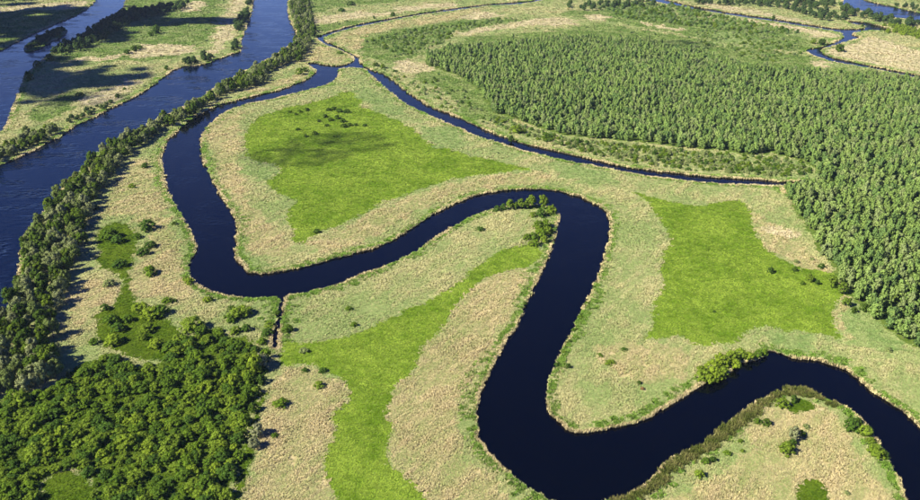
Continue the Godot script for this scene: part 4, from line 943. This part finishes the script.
func build_water_and_land() -> void:
	var img := Image.create(RW, RH, false, Image.FORMAT_L8)
	img.fill(Color8(2, 2, 2))
	var wet := {}
	for k in WATERS: wet[k] = smooth(WATERS[k], 0.75)
	var joined := Geometry2D.merge_polygons(wet.meander, wet.fork)
	var main: PackedVector2Array = joined[0]
	for p in joined:
		if p.size() > main.size(): main = p
	water_polys = [main, wet.wide, wet.far_left, wet.far_right_creek, wet.far_right]
	var called := ["winding_river", "wide_river", "wide_river", "creek", "wide_river"]
	var islet := smooth(ISLET, 0.5)
	# land is what the rivers leave of a large tract
	var pieces: Array = [PackedVector2Array([Vector2(-1250, -60), Vector2(1250, -60), Vector2(1250, -3000), Vector2(-1250, -3000)])]
	for wp in water_polys:
		var next: Array = []
		for p in pieces:
			for q in Geometry2D.clip_polygons(p, wp):
				if not Geometry2D.is_polygon_clockwise(q): next.append(q)
				else: print("hole ", q.size())
		pieces = next
	pieces.append(islet)
	for p in pieces:
		var m := sheet(p, 0.0)
		if m == null: continue
		skirt(m, p, 0.0, -1.6)
		var o := setting("ground", m, null)
		m.surface_set_material(0, mats.reed)
		m.surface_set_material(1, mats.bank)
		land_pieces.append(p)
	for i in water_polys.size():
		paint(img, water_polys[i], 1)
		var grown := Geometry2D.offset_polygon(water_polys[i], 1.6, Geometry2D.JOIN_SQUARE)
		var best: PackedVector2Array = grown[0]
		for g in grown:
			if g.size() > best.size(): best = g
		var m := sheet(best, -0.55 - 0.004 * i)
		if m == null: m = sheet(water_polys[i], -0.55 - 0.004 * i)
		setting(called[i], m, mats.river if i in [0, 3] else mats.wide_river)
	paint(img, islet, 9)
	var far := PlaneMesh.new()
	far.size = Vector2(16000, 16000)
	var o := setting("terrain", far, mats.green_rough)
	o.position = Vector3(0, -4.0, -1500)
	raster = img

var raster: Image

func build_zones() -> void:
	var calls := {"meadow": "meadow", "dry_reed": "dry_reed_ground", "blue_reed": "green_reed_ground", "sand": "dry_grass_ground", "olive": "olive_meadow", "green_rough": "rough_meadow"}
	var level := 0.004
	var lists: Array = []
	for k in ["green_rough", "dry_reed", "sand", "meadow", "blue_reed", "olive"]:
		for flat in ZONES[k]: lists.append([k, ragged(smooth(flat, 1.3, 2.0), 0.0 if k in ["meadow", "olive"] else 1.0), calls[k]])
	lists.append(["forest", smooth(FOREST, 1.5, 3.0), "forest_floor"])
	lists.append(["thicket", smooth(SHRUB_AREAS.thicket, 1.2, 3.0), "thicket_floor"])
	for e in lists:
		var bits: Array = [e[1]]
		for wp in water_polys:
			var next: Array = []
			for p in bits:
				for q in Geometry2D.clip_polygons(p, wp):
					if not Geometry2D.is_polygon_clockwise(q) and q.size() > 3: next.append(q)
			bits = next
		for q in bits:
			paint(raster, q, ZONE_ID[e[0]])
			var m := sheet(q, level)
			if m: setting(e[2], m, mats.forest_floor if e[0] in ["forest", "thicket"] else mats[e[0]])
		zone_level[ZONE_ID[e[0]]] = level
		level += 0.004
	paint(raster, smooth(REED_FRINGE, 1.0, 2.0), 11)
	zone = raster.get_data()
	raster = null

func ragged(p: PackedVector2Array, much: float) -> PackedVector2Array:
	if much == 0.0: return p
	var out := PackedVector2Array()
	for q in p:
		var g := clampf(q.length() / 500.0, 0.6, 2.6) * much
		out.append(q + Vector2(n_mid.get_noise_2d(q.x * 2.0, q.y * 2.0), n_mid.get_noise_2d(q.x * 2.0 - 411.0, q.y * 2.0 + 77.0)) * 9.0 * g + Vector2(n_edge.get_noise_2d(q.x * 1.7, q.y * 1.7), n_edge.get_noise_2d(q.y * 1.7, q.x * 1.7)) * 3.0 * g)
	return out

func build_clouds() -> void:
	# cumulus above and left of the view, whose shadows lie on the island, on the large meadow and on the wood
	var spots := [
		[-660, -1240, 150, 160, 1.0], [-490, -1425, 130, 48, 0.8], [-790, -1450, 300, 190, 1.0],
		[-520, -985, 150, 95, 0.9], [-440, -905, 60, 32, 0.62], [-610, -1060, 110, 80, 1.0],
		[-112, -745, 52, 34, 0.55], [-150, -702, 48, 26, 0.5], [330, -1215, 46, 40, 0.6],
	]
	for s in spots:
		var t: float = 760.0 / sun_dir.y
		var v := PackedVector3Array()
		var nn := PackedVector3Array()
		var idx := PackedInt32Array()
		var count := 90 if s[4] > 0.7 else 150
		for i in count:
			var a := rng.randf() * TAU
			var r := sqrt(rng.randf())
			var puff: float = maxf(s[2], s[3]) * rng.randf_range(0.06, 0.2) * (1.15 - r * 0.75) * (0.6 + 0.5 * s[4]) if s[4] > 0.7 else rng.randf_range(1.4, 3.4) * s[4] * 1.6
			var c := Vector3(cos(a) * r * s[2], rng.randf_range(-0.1, 0.3) * s[3] * (1.1 - r), sin(a) * r * s[3])
			var k := v.size()
			for la in 6:
				for lo in 8:
					var th := PI * la / 5.0
					var ph := TAU * lo / 8.0
					var u := Vector3(sin(th) * cos(ph), cos(th), sin(th) * sin(ph))
					v.append(c + u * puff * Vector3(1, 0.7, 1))
					nn.append(u)
			for la in 5:
				for lo in 8:
					var p0 := k + la * 8 + lo
					var p1 := k + la * 8 + (lo + 1) % 8
					idx.append_array([p0, p1 + 8, p1, p0, p0 + 8, p1 + 8])
		var arr := []
		arr.resize(Mesh.ARRAY_MAX)
		arr[Mesh.ARRAY_VERTEX] = v
		arr[Mesh.ARRAY_NORMAL] = nn
		arr[Mesh.ARRAY_INDEX] = idx
		var me := ArrayMesh.new()
		me.add_surface_from_arrays(Mesh.PRIMITIVE_TRIANGLES, arr)
		var o := setting("cloud", me, mats.cloud)
		o.position = Vector3(s[0], 0, s[1]) + sun_dir * t

func scatter(poly: PackedVector2Array, spacing: float) -> PackedVector2Array:
	var lo := poly[0]
	var hi := poly[0]
	for q in poly:
		lo = lo.min(q)
		hi = hi.max(q)
	var out := PackedVector2Array()
	var row := 0
	var z := hi.y
	while z > lo.y:
		var x := lo.x + (spacing * 0.5 if row % 2 else 0.0)
		while x < hi.x:
			var q := Vector2(x + rng.randf_range(-0.42, 0.42) * spacing, z + rng.randf_range(-0.42, 0.42) * spacing)
			if Geometry2D.is_point_in_polygon(q, poly): out.append(q)
			x += spacing
		z -= spacing * 0.87
		row += 1
	return out

const BELT_LABEL = {
	"willow_tree": ["%s willow of the left grove, ", "tree", "willows of the grove by the wide river", "willow"],
	"row_tree": ["%s tree of the long row, ", "tree", "trees of the long row between the rivers", "row"],
	"island_tree": ["%s tree of the left island, ", "tree", "trees along the island shores", "island"],
	"islet_bush": ["%s bush covering the small islet of the left river", "bush", "bushes of the small islet", ""],
	"shore_tree": ["%s far tree ", "tree", "trees along the farthest shores", "shore"],
}
const TONE_WORD = {"willow": ["grey green", "silver green", "dark green", "pale silver", "deep green", "leafy green"], "far": ["dark", "mid green", "dusky"], "bright": ["pale green", "yellow green"]}

func place_words(list: String, x: float, z: float) -> String:
	var best := ""
	var least := INF
	for p in PLACES[list]:
		var d := Vector2(x - p[0], z - p[1]).length()
		if d < least:
			least = d
			best = p[2]
	return best

func size_word(t: float) -> String:
	return "small" if t < 0.34 else ("large" if t > 0.68 else "middling")

func build_belts() -> void:
	for b in BELTS:
		var list: Array = BELT_LABEL[b[0]]
		for q in scatter(points_of(b[1]), b[2]):
			if not in_frame(q.x, 6.0, q.y, 1.08): continue
			if b[0] != "islet_bush" and zone_at(q.x, q.y) == 1: continue
			var k: int = rng.randi() % TONES[b[6]].size()
			# silver willows gather in stretches of the bank
			if b[6] == "willow":
				var s := n_mid.get_noise_2d(q.x * 0.8, q.y * 0.8)
				k = [1, 3, 0][rng.randi() % 3] if s > -0.08 and rng.randf() < 0.7 else [2, 4, 5, 0][rng.randi() % 4]
			var wide := rng.randf_range(b[3], b[4])
			var label: String = list[0] % (size_word((wide - b[3]) / (b[4] - b[3])) + " " + TONE_WORD[b[6]][k])
			if list[3]: label += place_words(list[3], q.x, q.y)
			plant(b[0], b[6], q.x, q.y, wide, wide * b[5] * rng.randf_range(0.85, 1.25), label, list[1], list[2], k)

func build_forest() -> void:
	var outline := smooth(FOREST, 1.5, 3.0)
	var seen: Array = []
	for q in scatter(outline, 5.6):
		if in_frame(q.x, 8.0, q.y, 1.12) and zone_at(q.x, q.y) == 6: seen.append(q)
	seen.sort_custom(func(a, b): return a.length() < b.length())
	var rows: Array = []
	for i in shapes.slim.size(): rows.append(PackedFloat32Array())
	var singles := 0
	for q in seen:
		var wide := rng.randf_range(4.8, 7.2)
		var stand := n_wide.get_noise_2d(q.x, q.y)
		var high := rng.randf_range(9.0, 14.0) + stand * 5.0
		if rng.randf() < 0.14: high *= 0.6
		if rng.randf() < 0.05: high *= 1.3
		var kindred := n_mid.get_noise_2d(q.x * 0.9 + 70.0, q.y * 0.9)
		if n_fine.get_noise_2d(q.x * 0.45, q.y * 0.45) > 0.36 and rng.randf() < 0.7: continue
		var k := rng.randi() % 5
		if kindred > 0.12: k = [1, 3, 0][rng.randi() % 3]
		elif kindred < -0.16: k = [2, 4, 0][rng.randi() % 3]
		if singles < 300 and in_frame(q.x, 4.0, q.y, 0.99):
			singles += 1
			plant("forest_tree", "forest", q.x, q.y, wide, high, "%s %s forest tree %s" % ["tall" if high > 12.5 else ("short" if high < 9.5 else "middling"), ["light green", "pale green", "mid green", "greyish green", "darker green"][k], place_words("forest", q.x, q.y)], "tree", "nearest trees of the right forest", k)
			continue
		var c: Array = TONES.forest[k]
		var w := rng.randf_range(0.85, 1.15)
		put(rows[rng.randi() % rows.size()], q.x, 0, q.y, wide, high, wide, rng.randf() * TAU, Color(c[0] * w, c[1] * w, c[2] * w))
	masses("forest", shapes.slim, rows)

func build_shrubs() -> void:
	var rows: Array = []
	for i in shapes.dome.size(): rows.append(PackedFloat32Array())
	var near: Array = []
	for q in scatter(points_of(SHRUB_AREAS.thicket), 4.9):
		if in_frame(q.x, 2.0, q.y, 1.1) and zone_at(q.x, q.y) != 1: near.append(q)
	near.sort_custom(func(a, b): return a.length() < b.length())
	var n := 0
	for q in near:
		var s := n_mid.get_noise_2d(q.x + 300, q.y)
		if n_mid.get_noise_2d(q.x * 1.6, q.y * 1.6 + 900.0) < -0.3 and rng.randf() < 0.7: continue
		var wide := 3.4 + pow(rng.randf(), 1.5) * 6.2 + maxf(0.0, s) * 5.0
		var high := wide * rng.randf_range(0.42, 0.8)
		if n < 300 and in_frame(q.x, 2.0, q.y, 0.98):
			n += 1
			var style := "bright" if rng.randf() < 0.22 else "shrub"
			var tone := rng.randi() % (2 if style == "bright" else 4)
			var stature := "flat" if high < wide * 0.62 else ("tall" if high > wide * 0.74 else "domed")
			plant("shrub", style, q.x, q.y, wide, high, "%s %s %s thicket shrub %s" % [size_word((wide - 2.8) / 6.0), stature, (["yellow green", "lime green"] if style == "bright" else ["mid green", "dark green", "fresh green", "deep green"])[tone], place_words("thicket", q.x, q.y)], "shrub", "shrubs of the lower left thicket", tone)
		else:
			var c: Array = TONES.shrub[rng.randi() % 4]
			put(rows[rng.randi() % rows.size()], q.x, 0, q.y, wide, high, wide, rng.randf() * TAU, Color(c[0], c[1], c[2]))
	# looser scrub farther off
	var areas := [["fringe", 4.4, 0.8, 2.8, 6.2], ["north", 8.0, 0.9, 5.0, 10.0], ["middle", 7.0, 0.65, 3.5, 7.5], ["backedge", 8.0, 0.5, 4.0, 7.0], ["eastbank", 7.0, 0.28, 3.0, 6.0]]
	var strewn: Array = []
	for a in areas:
		for q in scatter(points_of(SHRUB_AREAS[a[0]]), a[1]):
			if zone_at(q.x, q.y) == 1: continue
			if rng.randf() > a[2] + n_mid.get_noise_2d(q.x, q.y) * 0.8: continue
			strewn.append([q, rng.randf_range(a[3], a[4])])
	strewn.sort_custom(func(a, b): return a[0].length() - a[1] * 40.0 < b[0].length() - b[1] * 40.0)
	n = 0
	for e in strewn:
		var q: Vector2 = e[0]
		var wide: float = e[1]
		var high := wide * rng.randf_range(0.5, 0.9)
		if n < 290 and in_frame(q.x, 2.0, q.y, 0.99):
			n += 1
			var style := "grey" if rng.randf() < 0.45 else "shrub"
			var tone := rng.randi() % (2 if style == "grey" else 4)
			var stature := "flat" if high < wide * 0.62 else ("tall" if high > wide * 0.77 else "domed")
			plant("scrub_bush", style, q.x, q.y, wide, high, "%s %s %s scrub bush %s" % [size_word((wide - 3.0) / 4.0), stature, (["pale", "greyish"] if style == "grey" else ["mid green", "dark green", "fresh green", "deep green"])[tone], place_words("scrub", q.x, q.y)], "bush", "scrub bushes by creek and forest", tone)
			continue
		var c: Array = TONES.forest[rng.randi() % 5] if rng.randf() < 0.6 else TONES.shrub[rng.randi() % 4]
		put(rows[rng.randi() % rows.size()], q.x, 0, q.y, wide, high, wide, rng.randf() * TAU, Color(c[0], c[1], c[2]))
	# bushes strewn over the far rough meadows
	for i in 2600:
		var z := -rng.randf_range(640.0, 1700.0)
		var x := rng.randf_range(-1.0, 1.0) * (-z * 0.62)
		var id := zone_at(x, z)
		if id != 9 and not (id == 2 and rng.randf() < 0.15): continue
		if n_mid.get_noise_2d(x, z) < 0.05: continue
		var wide := rng.randf_range(2.0, 5.5)
		var c: Array = TONES.far[rng.randi() % 3] if rng.randf() < 0.5 else TONES.forest[rng.randi() % 5]
		put(rows[rng.randi() % rows.size()], x, 0, z, wide, wide * rng.randf_range(0.45, 0.8), wide, rng.randf() * TAU, Color(c[0], c[1], c[2]))
	masses("scrub", shapes.dome, rows)

func build_lone() -> void:
	for e in LONE:
		var group := ""
		if e[5] == "meadow_bush": group = "scattered clump in the large meadow"
		if e[5] == "field_bush": group = "bushes of the left reed ground"
		plant(e[5], e[4], e[0], e[1], e[2] * 1.14, e[3] * 1.1, e[6], "tree" if String(e[5]).ends_with("tree") else "bush", group)

func pale_ring(x: float, z: float) -> float:
	# the ring of pale grass in the large meadow
	var d := Vector2(x + 73.2, z + 670.0).length()
	return 1.6 if d > 6.0 and d < 9.5 else 0.0

func build_reeds() -> void:
	var tall := tuft_mesh(16, 0.72, 0.7, 0.11)
	var low := tuft_mesh(12, 0.75, 0.6, 0.14)
	var reeds := PackedFloat32Array()
	var grass := PackedFloat32Array()
	var z := -205.0
	while z > -1720.0:
		var s := clampf(-z * 0.0031, 0.98, 5.5)
		var half := -z * 0.66 + 40.0
		var x := -half
		while x < half:
			var px := x + rng.randf_range(-0.5, 0.5) * s
			var pz := z + rng.randf_range(-0.5, 0.5) * s
			x += s
			var id := zone_at(px + rng.randfn(0.0, 0.4 + s * 0.35), pz + rng.randfn(0.0, 0.4 + s * 0.35))
			if id == 0 or id == 1 or id == 6: continue
			if zone_at(px, pz) == 1: continue
			var f := n_fine.get_noise_2d(px, pz)
			var m := n_mid.get_noise_2d(px, pz)
			var w := rng.randf_range(0.78, 1.22)
			var g := s / 0.98
			var swathe := n_fine.get_noise_2d((px * 0.8 + pz * 0.5) * 1.3, (pz * 0.8 - px * 0.5) * 0.28)
			var lush := 1.0 + m * 0.9 + swathe * 0.35
			if id in [2, 4] and s < 2.4 and n_fine.get_noise_2d(px * 0.6 + 400.0, pz * 0.6) < -0.46 and rng.randf() < 0.8: continue
			var y: float = zone_level.get(id, 0.0)
			match id:
				2:
					var t := 0.38 + m * 0.8 + f * 0.3 + swathe * 0.75 + n_wide.get_noise_2d(px, pz) * 0.9 + rng.randf_range(-0.2, 0.2)
					put(reeds, px, y, pz, 1.0 * g, rng.randf_range(0.5, 1.0) * sqrt(g) * lush, 1.0 * g, rng.randf() * TAU, mixed([0.27, 0.36, 0.12], [0.475, 0.46, 0.22], t, w))
				4:
					var t := 0.58 + m * 0.55 + f * 0.2 + swathe * 0.75 + n_wide.get_noise_2d(px, pz) * 0.5 + rng.randf_range(-0.2, 0.2)
					put(reeds, px, y, pz, 1.0 * g, rng.randf_range(0.55, 1.1) * sqrt(g) * lush, 1.0 * g, rng.randf() * TAU, mixed([0.30, 0.355, 0.125], [0.53, 0.46, 0.245], t, w))
				5:
					put(reeds, px, y, pz, 1.0 * g, rng.randf_range(0.4, 0.7) * sqrt(g), 1.0 * g, rng.randf() * TAU, mixed([0.19, 0.30, 0.085], [0.33, 0.40, 0.15], 0.5 + f + m * 0.4, w))
				10:
					if rng.randf() < 0.5: put(reeds, px, y, pz, 1.0 * g, rng.randf_range(0.55, 1.1) * sqrt(g) * lush, 1.0 * g, rng.randf() * TAU, mixed([0.40, 0.40, 0.19], [0.56, 0.50, 0.31], 0.6 + f + m, w))
				11:
					put(reeds, px, y, pz, 1.0 * g, rng.randf_range(1.9, 2.7), 1.0 * g, rng.randf() * TAU, mixed([0.10, 0.13, 0.025], [0.22, 0.215, 0.075], 0.4 + f * 1.2, w))
					put(reeds, px + 0.5, 0, pz + 0.4, 0.9 * g, rng.randf_range(1.6, 2.4), 0.9 * g, rng.randf() * TAU, mixed([0.10, 0.13, 0.025], [0.22, 0.215, 0.075], 0.4 + f * 1.2, w))
				3:
					put(grass, px, y, pz, 1.0 * g, rng.randf_range(0.25, 0.5) * sqrt(g), 1.0 * g, rng.randf() * TAU, mixed([0.11, 0.205, 0.011], [0.23, 0.335, 0.038], 0.5 + f * 0.7 + m * 0.7 + n_wide.get_noise_2d(px * 1.7, pz * 1.7) * 0.6 + pale_ring(px, pz), rng.randf_range(0.72, 1.32)))
				8, 7:
					put(grass, px, y, pz, 1.0 * g, rng.randf_range(0.25, 0.6) * sqrt(g), 1.0 * g, rng.randf() * TAU, mixed([0.055, 0.11, 0.006], [0.115, 0.175, 0.014], 0.5 + f * 0.6 + m * 0.8, w))
				9:
					put(grass, px, y, pz, 1.0 * g, rng.randf_range(0.35, 0.8) * sqrt(g), 1.0 * g, rng.randf() * TAU, mixed([0.12, 0.21, 0.04], [0.28, 0.34, 0.12], 0.4 + f * 0.8 + m * 1.1, w))
		z -= s
	mass("reeds", tall, mats.blade, reeds)
	mass("grass", low, mats.blade, grass)

func build_banks() -> void:
	var tall := tuft_mesh(12, 0.6, 0.3, 0.12)
	var rows := PackedFloat32Array()
	for p in land_pieces:
		var n: int = p.size()
		var sign_ := -1.0 if Geometry2D.is_polygon_clockwise(p) else 1.0
		for i in n:
			var a: Vector2 = p[i]
			var b: Vector2 = p[(i + 1) % n]
			if a.length() > 1900.0 or a.distance_to(b) > 40.0 or not in_frame(a.x, 0, a.y, 1.1): continue
			var e := (b - a).normalized()
			var inward := Vector2(-e.y, e.x) * sign_
			var s := clampf(a.length() * 0.0022, 0.55, 2.6)
			var count := int(ceil(a.distance_to(b) / s))
			var g := s / 0.55
			for k in count:
				var q := a.lerp(b, (k + rng.randf()) / count)
				var pale := n_mid.get_noise_2d(q.x * 0.7 + 50.0, q.y * 0.7)
				var by_ditch := q.x > -132.0 and q.x < -108.0 and q.y > -445.0 and q.y < -385.0
				for again in (0 if by_ditch else clampi(int(1.4 + pale * 6.0 + rng.randf()), 0, 4)):
					var d := rng.randf_range(-0.3, 0.9) * minf(g, 2.0)
					var at := q + inward * d
					put(rows, at.x, -0.2, at.y, 0.75 * g, rng.randf_range(1.1, 1.9), 0.75 * g, rng.randf() * TAU, mixed([0.40, 0.38, 0.15], [0.60, 0.52, 0.29], 0.6 + pale, rng.randf_range(0.85, 1.15)))
				var reach := 3.5 + 6.0 * maxf(0.0, n_wide.get_noise_2d(q.x * 1.6, q.y * 1.6) + 0.15) * 2.0
				for j in (9 if g < 2.0 else 5):
					var d := 0.9 + pow(rng.randf(), 1.3) * reach
					var at := q + inward * d
					if zone_at(at.x, at.y) in [1, 3]: continue
					if n_fine.get_noise_2d(at.x, at.y) < -0.25 + d * 0.035: continue
					put(rows, at.x, 0.0, at.y, 0.95 * g, rng.randf_range(0.8, 1.35), 0.9 * g, rng.randf() * TAU, mixed([0.085, 0.19, 0.018], [0.21, 0.325, 0.06], rng.randf(), rng.randf_range(0.75, 1.2)))
	mass("bank_reeds", tall, mats.blade, rows)
